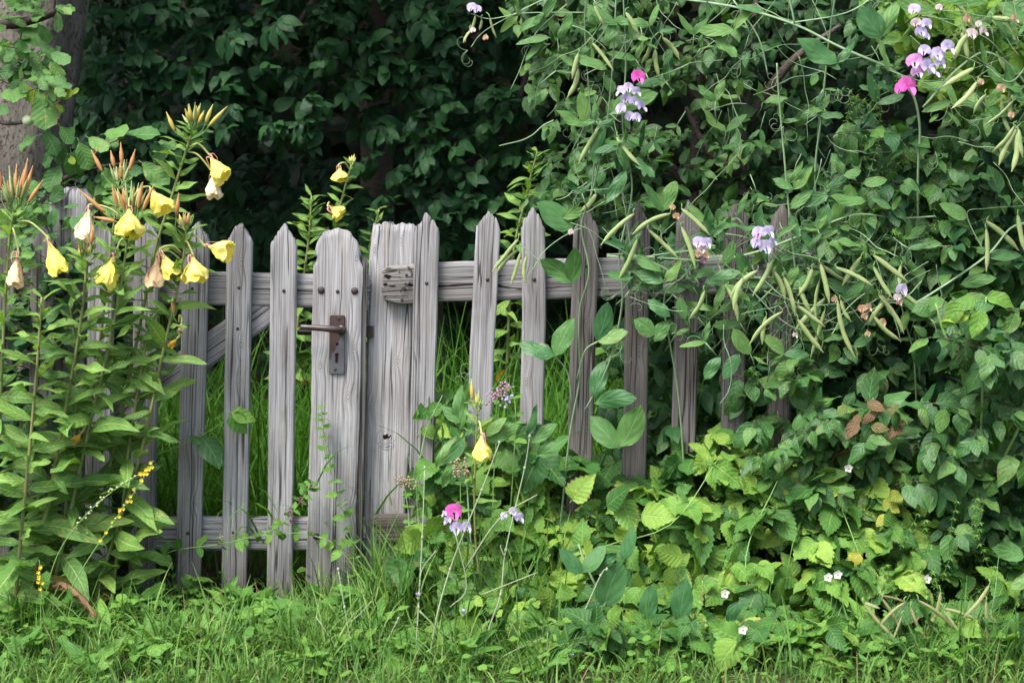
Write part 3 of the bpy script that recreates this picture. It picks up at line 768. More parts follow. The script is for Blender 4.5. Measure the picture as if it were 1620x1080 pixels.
# rotted end of the rail: cavities, cracks, bent nails
for (x, y, rx, rz) in [(613, 437, .010, .006), (609, 450, .008, .004), (620, 452, .012, .0025), (632, 431, .002, .002), (633, 439, .002, .002)]:
    h_ = MB(); c_ = W(x, y, YR - .0042); rr = rng('rot%d' % x)
    pts = [c_ + Vector((math.cos(a) * rx * rr.uniform(.6, 1.2), 0, math.sin(a) * rz * rr.uniform(.6, 1.2))) for a in [2*math.pi*k/10 for k in range(10)]]
    h_.v += pts; h_.f.append(tuple(reversed(range(10)))); obj('rot_cavity', h_, M['hole'], fence, fb)
ck = MB(); rr = rng('crack')
up_, dn_ = [], []
for k in range(40):
    x = 640 + k * 8.6; y = 449 + 3.0 * math.sin(k * .35) + 9 * (k / 40) ; wv = 0.0022 * (1 - (k / 40) ** 2) * rr.uniform(.5, 1.3) + .0002
    c_ = W(x, y, YR - .0046); up_.append(c_ + Vector((0, 0, wv))); dn_.append(c_ - Vector((0, 0, wv)))
ck.grid([up_, dn_]); obj('rail_crack', ck, M['hole'], fence, fb)
for pts in ([(645, 421, 0), (650, 427, -.004), (652, 434, -.006), (649, 438, -.006), (646, 438, -.003)], [(649, 446, 0), (643, 451, -.006), (636, 457, -.007), (634, 462, -.004)]):
    b_ = MB(); b_.tube(catmull([W(x, y, YR - .006 + d) for x, y, d in pts], 4), 0.0022, 0.0018, 7); obj('bent_nail', b_, M['iron'], fence, fb)
for (x, y, r_) in [(643, 435, .004), (640, 457, .0045), (636, 474, .004)]:
    nail(x, y, YR - .0045, r_, fence, fb, dome=.3)
for (x, y) in [(675, 448), (771, 442), (845, 442), (929, 420), (1008, 437), (1090, 434)]:
    nail(x, y, YP - .0005, .0056, fence, fb)

# fence and hinge post to the left ------------------------------------------
hb = W(107, 950, 0.04); hb.z = 0
hpost = empty('gate_post', hb, 'ragged grey hinge post half hidden behind the yellow flowers', 'post')
board('post_board', [W(100, 965, 0.04), W(108, 290, 0.04)], 62 * 4.04 / F, 0.08, 'wood', hpost, hb, top='peak2', seed=81, nu=21, nrow=140, topamp=0.03, warp=0.008)
lb = W(20, 950, 0); lb.z = 0
lfence = empty('picket_fence', lb, 'grey picket fence at the far left behind tall evening primroses', 'fence')
for i, (tx, bx) in enumerate([(68, 60), (6, -4), (-70, -80), (-145, -155)]):
    picket(lfence, lb, tx, 358, bx, 960, 38, 91 + i, 'wood_brown_shade')
board('rail', [W(-190, 446, YR), W(98, 444, YR)], 50 * RS, 0.034, 'wood_brown_shade', lfence, lb, top='flat', seed=96)
board('rail', [W(-190, 846, YR), W(98, 846, YR)], 50 * RS, 0.034, 'wood_brown_shade', lfence, lb, top='flat', seed=97)

# ------------------------------------------------------------------ trees and hedge behind the fence
def wood_tube(pl, pts, r0, r1, mat='bark', name='branch', sides=10, wob=0.12):
    c = catmull(pts, 6); mb = MB(); n = len(c)
    radii = [r0 + (r1 - r0) * i / (n - 1) for i in range(n)]
    mb.tube(c, r0, radii=radii, sides=sides)
    for i, v in enumerate(mb.v):
        k = min(n - 1, i // sides); d = v - c[k]
        mb.v[i] = c[k] + d * (1 + wob * fbm(v * 6))
    return pl.part(name, mb, mat)

def crown(pl, x0, x1, y0, y1, z0, z1, n, kind, mat, size, pairs=3):
    """leafy shoots through the volume of a crown above the picture"""
    r = pl.r
    for _ in range(n):
        p = Vector((r.uniform(x0, x1), r.uniform(y0, y1), r.uniform(z0, z1)))
        d = Vector((r.uniform(-1, 1), r.uniform(-1, .6), r.uniform(-.3, .6)))
        shoot(pl, p, d, 0.3, pairs, kind, mat, size, 0.4, twig=0)

# big pale trunk at top left
tb = W(45, 900, 1.0); tb.z = 0
tr = Plant('old_tree', 'thick pale grey pitted tree trunk in the top corner behind the plum twigs', 'tree', tb)
mb = MB(); rows = []
ax_pts = [tb + Vector((-.06, 0, -0.05)), W(15, 420, 1.0), W(28, 200, 1.0), W(48, -10, 1.0), W(58, -500, 1.05), W(60, -1100, 1.1)]
c = catmull(ax_pts, 14); nn = 40
for i, p in enumerate(c):
    row = []
    for k in range(nn + 1):
        a = 2 * math.pi * (k % nn) / nn
        v = Vector((math.cos(a), math.sin(a), 0))
        rad = 0.175 + 0.05 * max(0, 1 - p.z / 0.6) + 0.02 * min(1, p.z / 3)
        rad *= 1 + 0.10 * fbm(Vector((v.x * 1.6, v.y * 1.6, p.z * 1.1))) + 0.035 * fbm(Vector((v.x * 7, v.y * 7, p.z * 3)))
        rad *= 1 - 0.16 * math.exp(-((a - 4.35 + .12 * math.sin(p.z * 2)) / 0.16) ** 2)
        row.append(p + v * rad)
    rows.append(row)
mb.grid(rows); tr.part('trunk', mb, 'trunk')
for q in ([(58, -500), (-200, -800), (-600, -1000)], [(60, -700), (350, -900), (700, -1000)], [(60, -900), (200, -1200), (300, -1500)]):
    wood_tube(tr, [W(x, y, 1.05 + .3 * i) for i, (x, y) in enumerate(q)], .07, .02, 'trunk', 'limb')
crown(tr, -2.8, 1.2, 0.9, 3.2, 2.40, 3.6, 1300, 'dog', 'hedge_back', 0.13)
tr.finish(60, 'twig')

# hedge shrubs
def hedge(label, base, poly, Y0, Y1, n, stems, mat='hedge', size=0.088, name='hedge_shrub', slope=None, mats=None, **kw):
    pl = Plant(name, label, 'shrub', base, 'leafy shrubs behind the fence')
    for pts in stems: wood_tube(pl, [W(*p) for p in pts], .022, .008, 'bark', 'branch', 8)
    fill(pl, poly, Y0, Y1, n, 'dog', mat, size, slope=slope, mats=mats, **kw)
    return pl
def gp(px, Y): 
    v = W(px, 500, Y); v.z = 0; return v
h1 = hedge('dark dogwood hedge shrub just right of the pale trunk, leaves drooping', gp(300, 1.9),
      [(105, -60), (560, -60), (540, 60), (520, 150), (505, 235), (440, 215), (330, 225), (250, 300), (120, 330), (95, 200), (130, 60)], 1.35, 2.1, 250,
      [[(300, 640, 1.9), (290, 300, 1.9), (330, 100, 1.8), (380, -60, 1.7)], [(290, 300, 1.9), (200, 150, 1.7), (160, 0, 1.7)], [(330, 100, 1.8), (450, 60, 1.7), (520, -40, 1.6)]], droop=0.75)
h1.finish()
h2 = hedge('dark leafy hedge shrub in the middle above the gate post', gp(720, 2.1),
      [(470, -60), (860, -60), (850, 60), (860, 330), (880, 420), (560, 420), (545, 330), (600, 300), (560, 200), (520, 90)], 1.55, 2.3, 270,
      [[(700, 640, 2.2), (690, 300, 2.2), (720, 100, 2.1), (700, -60, 2.0)], [(690, 300, 2.2), (800, 200, 1.9), (850, 50, 1.8)]], droop=0.6)
h2.finish()
h3 = hedge('low dark dogwood growth behind the gate top rail, in deep shade', gp(420, 2.6),
      [(250, 240), (360, 250), (520, 260), (600, 330), (600, 450), (250, 450)], 2.0, 2.8, 110,
      [[(430, 640, 2.7), (440, 420, 2.6), (480, 260, 2.5)]], droop=0.5, mat='hedge')
h3.finish()
tk = Plant('dark_tree', 'dark brown tree trunk in the shade above the hedge middle', 'tree', gp(592, 3.2))
wood_tube(tk, [W(600, 640, 3.2), W(596, 300, 3.2), W(590, 60, 3.2), W(600, -200, 3.2), W(640, -700, 3.2)], .09, .06, 'bark', 'trunk', 14)
wood_tube(tk, [W(600, -200, 3.2), W(800, -500, 3.0), W(1100, -700, 2.8)], .05, .02, 'bark', 'limb', 10)
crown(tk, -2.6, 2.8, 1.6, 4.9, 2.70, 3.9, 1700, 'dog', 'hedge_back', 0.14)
tk.finish(60, 'bark')

# far wood that closes the view
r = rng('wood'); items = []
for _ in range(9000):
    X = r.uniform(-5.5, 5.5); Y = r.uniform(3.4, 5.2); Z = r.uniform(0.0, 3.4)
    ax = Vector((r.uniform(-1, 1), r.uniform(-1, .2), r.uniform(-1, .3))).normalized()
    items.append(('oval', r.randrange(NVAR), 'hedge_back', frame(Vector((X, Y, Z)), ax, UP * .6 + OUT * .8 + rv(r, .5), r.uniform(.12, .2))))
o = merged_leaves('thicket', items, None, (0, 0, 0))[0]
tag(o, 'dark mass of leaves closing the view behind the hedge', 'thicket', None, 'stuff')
# added earth slope behind that wood, there to block the sky
rows = []
for j in range(14):
    rows.append([Vector((-7 + 14 * i / 40, 4.6 + j * .12 + .3 * mnoise.noise(Vector((i * .3, j * .3, 1))), -0.05 + j * 0.30 + .2 * mnoise.noise(Vector((i * .4, j * .4, 7))))) for i in range(41)])
o = obj('added_bank', MB().grid(rows), M['soil']); o['kind'] = 'structure'; o['label'] = 'added earth slope blocking the sky behind the trees'

# shrubs on the right, just behind the fence
SR = [(850, 40), (900, -60), (1690, -60), (1690, 430), (1500, 480), (1300, 430), (1150, 330), (900, 320), (850, 250)]
s1 = Plant('shrub', 'mid green leafy shrub behind the pea flowers, above the middle pickets', 'shrub', gp(1020, .9), 'leafy shrubs behind the fence')
for pts in ([(1100, 640, .9), (1098, 300, .9), (1104, 170, .9), (1120, 50, .85), (1110, -80, .8)], [(1104, 170, .9), (1060, 90, .8), (1020, -60, .7)], [(1098, 300, .9), (990, 200, .8), (900, 120, .75)]):
    wood_tube(s1, [W(*p) for p in pts], .02, .008, 'bark', 'branch', 8)
fill(s1, [(845, 60), (800, 0), (860, -60), (1180, -60), (1180, 360), (930, 370), (850, 300)], .6, 1.4, 210, 'dog', 'shrub', .072, length=.15, droop=.45, mats=['shrub', 'shrub', 'dogwood'])
s1.finish()
s2 = Plant('shrub', 'shadowy shrub with a brown trunk behind the upright pea stem', 'shrub', gp(1175, .9), 'leafy shrubs behind the fence')
for pts in ([(1176, 640, .8), (1174, 280, .8), (1176, 200, .8), (1190, 80, .8), (1200, -60, .8)], [(1176, 200, .8), (1250, 100, .7), (1330, 40, .7)], [(1174, 280, .8), (1120, 240, .75), (1085, 170, .7)]):
    wood_tube(s2, [W(*p) for p in pts], .022, .007, 'bark', 'branch', 8)
fill(s2, [(1150, -60), (1440, -60), (1440, 380), (1150, 400)], .75, 1.5, 190, 'dog', 'shrub', .068, length=.15, droop=.45, mats=['shrub', 'hedge', 'hedge'])
s2.finish()
s3 = Plant('shrub', 'dense dark shrub at the right edge behind the hanging pods', 'shrub', gp(1540, .8), 'leafy shrubs behind the fence')
for pts in ([(1540, 700, .8), (1530, 400, .7), (1500, 200, .7), (1520, 0, .7)], [(1530, 400, .7), (1600, 250, .6), (1640, 100, .6)]):
    wood_tube(s3, [W(*p) for p in pts], .02, .007, 'bark', 'branch', 8)
fill(s3, [(1330, 200), (1690, 150), (1690, 580), (1520, 600), (1280, 620), (1290, 400)], -.10, .6, 290, 'dog', 'dogwood', .08, length=.15, droop=.5, mats=['dogwood', 'hedge', 'shrub'])
s3.finish()
hk = Plant('honeysuckle', 'bright green honeysuckle with red berries in the top right corner', 'honeysuckle', gp(1560, .55))
wood_tube(hk, [W(1560, 640, .6), W(1580, 300, .6), W(1540, 100, .5), W(1500, -60, .5)], .008, .004, 'twig', 'stem', 6)
wood_tube(hk, [W(1580, 300, .6), W(1640, 100, .5), W(1660, -40, .5)], .007, .004, 'twig', 'stem', 6)
fill(hk, [(1380, -60), (1690, -60), (1690, 170), (1560, 190), (1440, 90)], .0, .6, 130, 'oval', 'honeysuckle', .07, length=.14, droop=.2)
for (x, y) in [(1541, 22), (1549, 24), (1545, 18), (1584, 20), (1590, 23), (1590, 17), (1488, 148), (1497, 142), (1503, 152), (1490, 165), (1484, 87), (1492, 82)]:
    hk.part('berry', MB().ball(W(x, y, .05), .0072, n=10, m=7), 'berry')
hk.finish()

# shrub leaves in the shade behind the right fence, between and under the vines
s4 = Plant('shrub', 'dark broad leaves filling the gaps between the overgrown right pickets', 'shrub', gp(1150, .5), 'leafy shrubs behind the fence')
wood_tube(s4, [W(1130, 800, .5), W(1140, 500, .5), W(1200, 380, .45)], .012, .005, 'twig', 'branch', 6)
fill(s4, [(960, 480), (1040, 380), (1250, 360), (1420, 400), (1500, 560), (1420, 720), (980, 760)], .07, .6, 230, 'dog', 'dogwood', .085, length=.14, droop=.5, mats=['hedge', 'dogwood', 'shrub'])
s4.finish()

# ------------------------------------------------------------------ grass
def blades(name, n, region, h0, h1, w0, w1, mat, seed, lean=0.5, rows=5, label=None, dens=None, curl=1.0, top=True, parent=None, hfn=None):
    g = np.random.default_rng(seed)
    X = g.uniform(region[0], region[1], n); Y = g.uniform(region[2], region[3], n)
    if dens is not None:
        keep = g.random(n) < dens(X, Y); X, Y = X[keep], Y[keep]; n = len(X)
    # clump
    cl = np.sin(X * 23 + np.sin(Y * 31) * 2) * .5 + .5
    h = g.uniform(h0, h1, n) * (0.65 + 0.5 * cl); w = g.uniform(w0, w1, n)
    if hfn is not None: h = h * hfn(X, Y)
    az = g.uniform(0, 2*np.pi, n); ln = g.uniform(0.1, 1.0, n) * lean
    fa = az + np.pi / 2 + g.normal(0, .5, n)
    V = np.zeros((n, rows + 1, 2, 3)); U = np.zeros((n, rows + 1, 2, 2))
    phi = np.zeros(n); pos = np.stack([X, Y, np.full(n, -0.02)], 1)
    ph0 = ln * .5; seg = h / rows
    for i in range(rows + 1):
        tt = i / rows
        ww = w * (1 - tt ** 2.2) * .5 * (0.7 + 0.3 * min(1, tt * 4)) + .0002
        sx = np.stack([np.cos(fa), np.sin(fa), np.zeros(n)], 1) * ww[:, None]
        V[:, i, 0] = pos - sx; V[:, i, 1] = pos + sx
        U[:, i, 0] = (0, tt); U[:, i, 1] = (1, tt)
        ang = ph0 + ln * 1.9 * curl * tt ** 1.4
        pos = pos + np.stack([np.cos(az) * np.sin(ang), np.sin(az) * np.sin(ang), np.cos(ang)], 1) * seg[:, None]
    V[:, :, :, 2] = np.maximum(V[:, :, :, 2], 0.002) if False else V[:, :, :, 2]
    nv = (rows + 1) * 2; T = []
    for i in range(rows):
        a = i * 2; T += [(a, a + 1, a + 3), (a, a + 3, a + 2)]
    T = np.array(T); T = (T[None] + (np.arange(n) * nv)[:, None, None]).reshape(-1, 3)
    me = np_mesh(name, V.reshape(-1, 3), T, M[mat], U.reshape(-1, 2), np.repeat(g.random(n), nv))
    o = link(name, me, parent); tag(o, label, 'grass' if parent is None else None, None, 'stuff'); return o
blades('grass', 34000, (-1.7, 1.7, -1.15, -0.02), .025, .115, .0028, .0065, 'grass', 1, 1.4, 6, 'short ragged lawn grass in front of the gate and fence', hfn=lambda X, Y: np.where(Y > -.30, .65, 1.0) * np.where((np.sin(X * 17 + 3) * np.sin(Y * 21 + X * 6)) > .35, 1.7, 1.0),
       dens=lambda X, Y: np.clip(.75 + .5 * np.sin(X * 9 + 2 * np.sin(Y * 13)) * np.sin(Y * 11 + X * 4), .42, 1) * np.where((X > .15) & (Y > -.56), .38, np.where(X > .1, .62, 1)))
blades('dry_grass', 1500, (-2.0, 2.0, -1.4, 0.1), .03, .13, .0012, .0024, 'straw', 2, .9, 4, 'scattered dry straw coloured blades lying in the front grass')
blades('tall_grass', 15000, (-2.4, 2.4, 0.10, 1.9), .35, .78, .005, .010, 'grass_back', 3, 1.1, 8, 'tall soft green grass growing behind the gate and pickets',
       dens=lambda X, Y: np.where(X > -0.3, 1.0, 0.55))
blades('grass_tuft', 900, (-.40, .15, -0.40, -0.12), .12, .34, .004, .008, 'grass', 5, .8, 6, 'tuft of long fresh grass at the foot of the gate post')
blades('grass_tuft', 150, (-.62, -.2, -0.14, -0.03), .06, .17, .003, .007, 'grass', 6, .9, 6, 'thin long blades at the foot of the gate pickets')
blades('grass_tuft', 420, (.75, 1.4, -0.66, -0.46), .07, .17, .003, .006, 'grass', 7, .8, 6, 'grass sprouting below the dry pods at the bottom right')

for k_, (x0, x1, y0, y1, n_, lab) in enumerate([(-1.35, -1.05, -.55, -.35, 260, 'long grass tuft at the bottom left under the agrimony'), (-.95, -.7, -.62, -.42, 200, 'loose grass tuft below the first gate pickets'), (-.55, -.3, -.66, -.45, 300, 'pale arching grass tuft below the latch board'), (-.2, .1, -.70, -.55, 260, 'grass tuft among the chicory stems at the bottom'), (1.0, 1.35, -.70, -.55, 220, 'arching grass tuft in the bottom right corner')]):
    blades('grass_tuft', n_, (x0, x1, y0, y1), .08, .21, .003, .0070, 'grass', 30 + k_, 1.3, 7, lab)

# ------------------------------------------------------------------ evening primroses
def petal_sheet(c, axis, side, L, Wd, a0, a1, r, mouth, wr=0.17, n=9, m=9):
    """a petal rolled partly round the flower's axis"""
    u = side; v = axis.cross(u); rows = []
    p1, p2 = r.uniform(0, 6), r.uniform(0, 6)
    for i in range(n + 1):
        t = i / n
        rad = mouth * (0.10 + 0.95 * math.sin(min(1, t * 1.02) * math.pi * 0.52) ** 1.35) * (1 - 0.05 * max(0, t - .8) * 4)
        row = []
        for k in range(m + 1):
            s = k / m; a = a0 + (a1 - a0) * s
            e = 4 * s * (1 - s)
            ln = L * t * (0.86 + 0.14 * e + 0.05 * math.sin(s * 9 + p1) * t)
            rr = rad * (1 + wr * math.sin(s * 11 + p1 + t * 2) * t + wr * 0.7 * math.sin(t * 14 + p2 + s * 5) * t)
            q_ = c + axis * ln + (u * math.cos(a) + v * math.sin(a)) * rr
            row.append(q_ + Vector((fbm(q_ * 95), fbm(q_ * 95 + Vector((7, 0, 0))), fbm(q_ * 95 + Vector((0, 9, 0))))) * (.0040 * t))
        rows.append(row)
    return MB().grid(rows)

def prim_flower(pl, px, py, Y, ang, L, mouth, mat, stalk_from, sep=True):
    """px,py: middle of the corolla; ang: direction of the corolla in the picture, degrees from straight down (+ = to the right)"""
    r = pl.r; s = (4 + Y) / F
    Lm = L * s; mm = mouth * s * .5
    axis = Vector((math.sin(math.radians(ang)), -0.25, -math.cos(math.radians(ang)))).normalized()
    c = W(px, py, Y) - axis * Lm * .5
    q = W(*stalk_from)
    up = Vector((0, 0, .03 if ang > -200 else 0))
    st = catmull([q, q.lerp(c, .45) + Vector((0, -.004, .02)), c - axis * .012, c], 5)
    f = pl.part('flower', MB().tube(st, .0022, .0030, 7), 'hypan')
    side = axis.orthogonal().normalized()
    for k in range(4):
        a0 = k * math.pi / 2 + r.uniform(-.2, .2)
        pl.part('petal', petal_sheet(c, axis, side, Lm * r.uniform(.9, 1.06), 0, a0, a0 + 2.3, r, mm * r.uniform(.85, 1.05)), mat, f)
    if sep:
        for k in range(3):
            a = r.uniform(0, 6.3); o_ = (side * math.cos(a) + axis.cross(side) * math.sin(a))
            pts = [c, c + o_ * .010 - axis * .006, c + o_ * .014 + axis * .012, c + o_ * .012 + axis * .030 + rv(r, .008)]
            pl.part('sepal', MB().tube(catmull(pts, 4), .0034, .0008, 6, flat=.35), 'sepal', f)

def bud(pl, a, b, mat='bud', stalk=None, r0=.0058):
    """spindle from a (base) to b (tip)"""
    n = 9; pts = [a.lerp(b, i / n) for i in range(n + 1)]
    rad = [r0 * max(.13, (math.sin(math.pi * min(1, (i / n) ** .75 * .98 + .02)) ** .8) * (1 if i < 6 else .85)) for i in range(n + 1)]
    rad[0] = r0 * .45
    o = pl.part('bud', MB().tube(pts, r0, radii=rad, sides=8), mat)
    if stalk: pl.part('stalk', MB().tube(catmull([stalk, stalk.lerp(a, .5) + (a - stalk).length * .15 * Vector((a.x - stalk.x, 0, 0)).normalized() if abs(a.x - stalk.x) > 1e-4 else stalk.lerp(a, .5), a], 4), .0018, .0016, 5), 'stem', o)

def prim_crown(pl, px, py, Y, h=60, n=14, spread=24, matmain='bud'):
    """bundle of young buds at a stem's tip; (px,py) is where they spring from"""
    r = pl.r
    for i in range(n):
        a = -1 + 2 * (i + .5) / n + r.uniform(-.15, .15); dz = r.uniform(-.03, .03)
        l = h * r.uniform(.6, 1.0) * (1 - .25 * abs(a)); x1 = px + a * spread
        b0 = W(px + a * spread * .45, py - l * .35, Y + dz * .5); b1 = W(x1, py - l, Y + dz)
        q = r.random()
        bud(pl, b0, b1, 'bud_green' if q < .6 else ('bud_yellow' if q < .75 else matmain), W(px, py, Y), .0040 if q < .6 else .0052)

def prim_stem(pl, path, r0=.006, r1=.003, leaves=26, l0=.055, l1=.19, first=.08, last=1.0, mat='primrose', older=1):
    leaves = int(leaves * 1.9)
    c, _ = pl.stem([W(*p) for p in path], r0, r1, 'stem_prim', n=8)
    r = pl.r; n = len(c); ga = r.uniform(0, 6)
    for i in range(leaves):
        t = first + (last - first) * i / (leaves - 1); f = t * (n - 1); k = min(n - 2, int(f)); p = c[k].lerp(c[k + 1], f - k)
        ga += 2.4 + r.uniform(-.3, .3)
        d = Vector((math.cos(ga), math.sin(ga) * .9, 0))
        big = 1 - t
        size = l0 + (l1 - l0) * min(1, big * 1.25) ** .9
        ax = (d + UP * (0.75 - .75 * big) + UP * r.uniform(-.45, .35) + rv(r, .15)).normalized()
        m = mat if i >= older or r.random() < .4 else 'primrose_old'
        pl.leaf('prim', m, p, ax, UP * .8 + d * -.3 + OUT * .7 + rv(r, .45), size * r.uniform(.6, 1.2), 0.92 + .28 * big)
    return c
PG = 'evening primroses in front of the fence'
def prim(label, base_px, Y): 
    b = W(base_px[0], base_px[1], Y); b.z = 0
    return Plant('evening_primrose', label, 'evening primrose', b, PG)
p = prim('leftmost evening primrose, cropped by the photo edge, orange bud crown', (-10, 900), -.30)
prim_stem(p, [(-25, 1010, -.30), (-8, 760, -.30), (2, 600, -.30), (8, 480, -.30), (15, 380, -.30), (21, 335, -.30)], leaves=28)
prim_crown(p, 22, 335, -.30, 80, 15, 24)
for a, b in [((45, 320), (68, 285)), ((36, 300), (44, 250)), ((40, 305), (52, 262)), ((2, 300), (-4, 255))]: bud(p, W(*a, -.31), W(*b, -.31), 'bud', W(22, 345, -.30))
prim_flower(p, 86, 407, -.33, 22, 56, 30, 'yellow', (28, 350, -.30)); prim_flower(p, 25, 428, -.34, -4, 52, 24, 'peach', (20, 360, -.3))
p.finish()
p = prim('evening primrose with the widest bud crown, yellow flowers hanging round it', (90, 900), -.26)
prim_stem(p, [(62, 1010, -.26), (100, 860, -.26), (145, 660, -.26), (178, 520, -.26), (196, 420, -.26), (204, 350, -.26)], leaves=34)
prim_crown(p, 206, 348, -.26, 72, 16, 26)
for a, b in [((166, 336), (122, 298)), ((182, 350), (148, 343)), ((226, 333), (243, 293)), ((218, 330), (226, 288)), ((186, 327), (177, 292))]: bud(p, W(*a, -.28), W(*b, -.29), 'bud', W(205, 360, -.26))
prim_flower(p, 137, 355, -.28, -8, 50, 28, 'cream', (200, 350, -.26)); prim_flower(p, 205, 352, -.29, 4, 44, 42, 'yellow', (206, 322, -.26))
prim_flower(p, 172, 430, -.28, -18, 54, 32, 'yellow', (203, 380, -.26)); prim_flower(p, 250, 318, -.25, 35, 42, 34, 'yellow', (207, 320, -.26))
p.finish()
p = prim('slender evening primrose behind, with red-orange buds above the cream flower', (80, 900), -.18)
prim_stem(p, [(70, 990, -.18), (110, 820, -.18), (150, 600, -.18), (172, 420, -.18), (187, 300, -.18)], leaves=26, l1=.15)
prim_crown(p, 190, 300, -.18, 60, 10, 18)
for a, b in [((162, 272), (144, 237)), ((205, 270), (214, 236)), ((181, 265), (175, 238)), ((193, 262), (191, 225))]: bud(p, W(*a, -.19), W(*b, -.19), 'bud', W(189, 300, -.18))
p.finish()
p = prim('tallest evening primrose, brown-tipped buds and a yellow flower drooping right', (140, 900), -.16)
prim_stem(p, [(110, 985, -.16), (160, 800, -.16), (212, 560, -.16), (245, 400, -.16), (272, 310, -.16), (297, 230, -.16), (306, 205, -.16)], leaves=36, l1=.15)
prim_crown(p, 307, 205, -.16, 50, 13, 20, 'bud_yellow')
for a, b in [((276, 207), (263, 177)), ((330, 200), (360, 168)), ((325, 195), (337, 165))]: bud(p, W(*a, -.17), W(*b, -.17), 'bud_yellow', W(300, 222, -.16))
prim_flower(p, 344, 266, -.18, 34, 42, 30, 'yellow', (300, 232, -.16)); prim_flower(p, 337, 296, -.17, 6, 36, 22, 'cream', (297, 240, -.16))
p.finish()
p = prim('evening primrose leaning towards the gate, four flowers and a withered one', (160, 900), -.22)
prim_stem(p, [(135, 1000, -.22), (170, 880, -.22), (222, 720, -.22), (255, 570, -.22), (278, 470, -.22), (291, 400, -.22), (295, 360, -.22)], leaves=32, l1=.16)
prim_crown(p, 293, 365, -.22, 34, 9, 13); bud(p, W(279, 342, -.22), W(283, 305, -.22), 'bud', W(290, 385, -.22)); bud(p, W(275, 495, -.23), W(272, 472, -.23), 'bud', W(280, 510, -.22))
prim_flower(p, 348, 394, -.25, 78, 40, 34, 'yellow', (293, 380, -.22)); prim_flower(p, 308, 426, -.25, 10, 40, 36, 'yellow', (290, 385, -.22))
prim_flower(p, 266, 420, -.25, 28, 46, 28, 'yellow', (287, 400, -.22)); prim_flower(p, 246, 432, -.24, -4, 50, 28, 'peach', (285, 410, -.22))
prim_flower(p, 274, 542, -.23, -40, 18, 10, 'oldflower', (283, 530, -.22), False); prim_flower(p, 287, 517, -.23, 0, 14, 9, 'cream', (283, 510, -.22), False)
prim_flower(p, 122, 694, -.27, -35, 22, 16, 'oldflower', (150, 680, -.24), False)
p.finish()
p = prim('short evening primrose under the cream flower with only small buds', (60, 900), -.29)
prim_stem(p, [(40, 1000, -.29), (75, 800, -.29), (105, 640, -.29), (126, 520, -.29), (136, 430, -.29), (134, 400, -.29)], leaves=28, l1=.17)
prim_crown(p, 134, 410, -.29, 34, 8, 12); 
for a, b in [((127, 396), (127, 372)), ((144, 386), (146, 362))]: bud(p, W(*a, -.3), W(*b, -.3), 'bud', W(134, 412, -.29))
p.finish()
p = prim('flowerless leafy evening primrose shoot low at the left, in front', (30, 900), -.36)
prim_stem(p, [(20, 1010, -.36), (32, 860, -.36), (48, 700, -.36), (60, 560, -.36), (66, 470, -.36)], leaves=26, l1=.18)
p.finish()
p = prim('flowerless primrose shoot with long leaves before the second gate picket', (190, 900), -.2)
prim_stem(p, [(170, 985, -.2), (190, 840, -.2), (205, 700, -.2), (225, 580, -.2), (238, 500, -.2)], leaves=22, l1=.17)
p.finish()
p = prim('flowerless primrose shoot between the two agrimony spikes and the hinge post', (110, 900), -.22)
prim_stem(p, [(95, 990, -.22), (100, 840, -.22), (118, 700, -.22), (120, 560, -.22), (110, 480, -.22)], leaves=24, l1=.18)
p.finish()
p = prim('small evening primrose in the bramble with one yellow flower below the pink oregano', (750, 900), -.30)
prim_stem(p, [(770, 1000, -.30), (752, 850, -.30), (752, 720, -.30), (756, 640, -.30)], .004, .002, leaves=12, l0=.04, l1=.08)
prim_crown(p, 757, 650, -.30, 34, 6, 8); bud(p, W(747, 632, -.3), W(746, 600, -.3), 'bud_yellow', W(756, 655, -.3))
prim_flower(p, 763, 708, -.34, 4, 40, 30, 'yellow', (756, 670, -.3))
p.finish()
p = prim('evening primrose behind the gate with two round yellow flowers in shade', (480, 900), .7)
prim_stem(p, [(455, 640, .7), (475, 480, .7), (488, 380, .7), (493, 310, .7)], leaves=30, l0=.05, l1=.13)
prim_stem(p, [(500, 640, .7), (512, 480, .7), (530, 360, .7), (556, 260, .7)], leaves=26, l0=.04, l1=.12)
prim_crown(p, 556, 262, .7, 22, 5, 9, 'bud_yellow')
prim_flower(p, 538, 276, .66, 10, 20, 24, 'yellow', (553, 268, .7)); prim_flower(p, 532, 334, .66, 60, 22, 24, 'yellow', (520, 330, .7))
p.finish()
p = prim('leafy flowerless tall herb behind the latch board in shade', (560, 900), .75)
prim_stem(p, [(590, 600, .75), (600, 480, .75), (585, 400, .75), (600, 330, .75)], leaves=18, l0=.05, l1=.11)
p.e['category'] = 'herb'; p.e.name = 'tall_herb'; del p.e['group']; p.finish()
p = prim('narrow-leaved tall herb behind the fence between hedge and pea stems', (830, 900), .8)
prim_stem(p, [(800, 640, .8), (810, 420, .8), (835, 300, .8), (850, 240, .8)], leaves=34, l0=.05, l1=.12)
p.e['category'] = 'herb'; p.e.name = 'tall_herb'; del p.e['group']; p.finish()

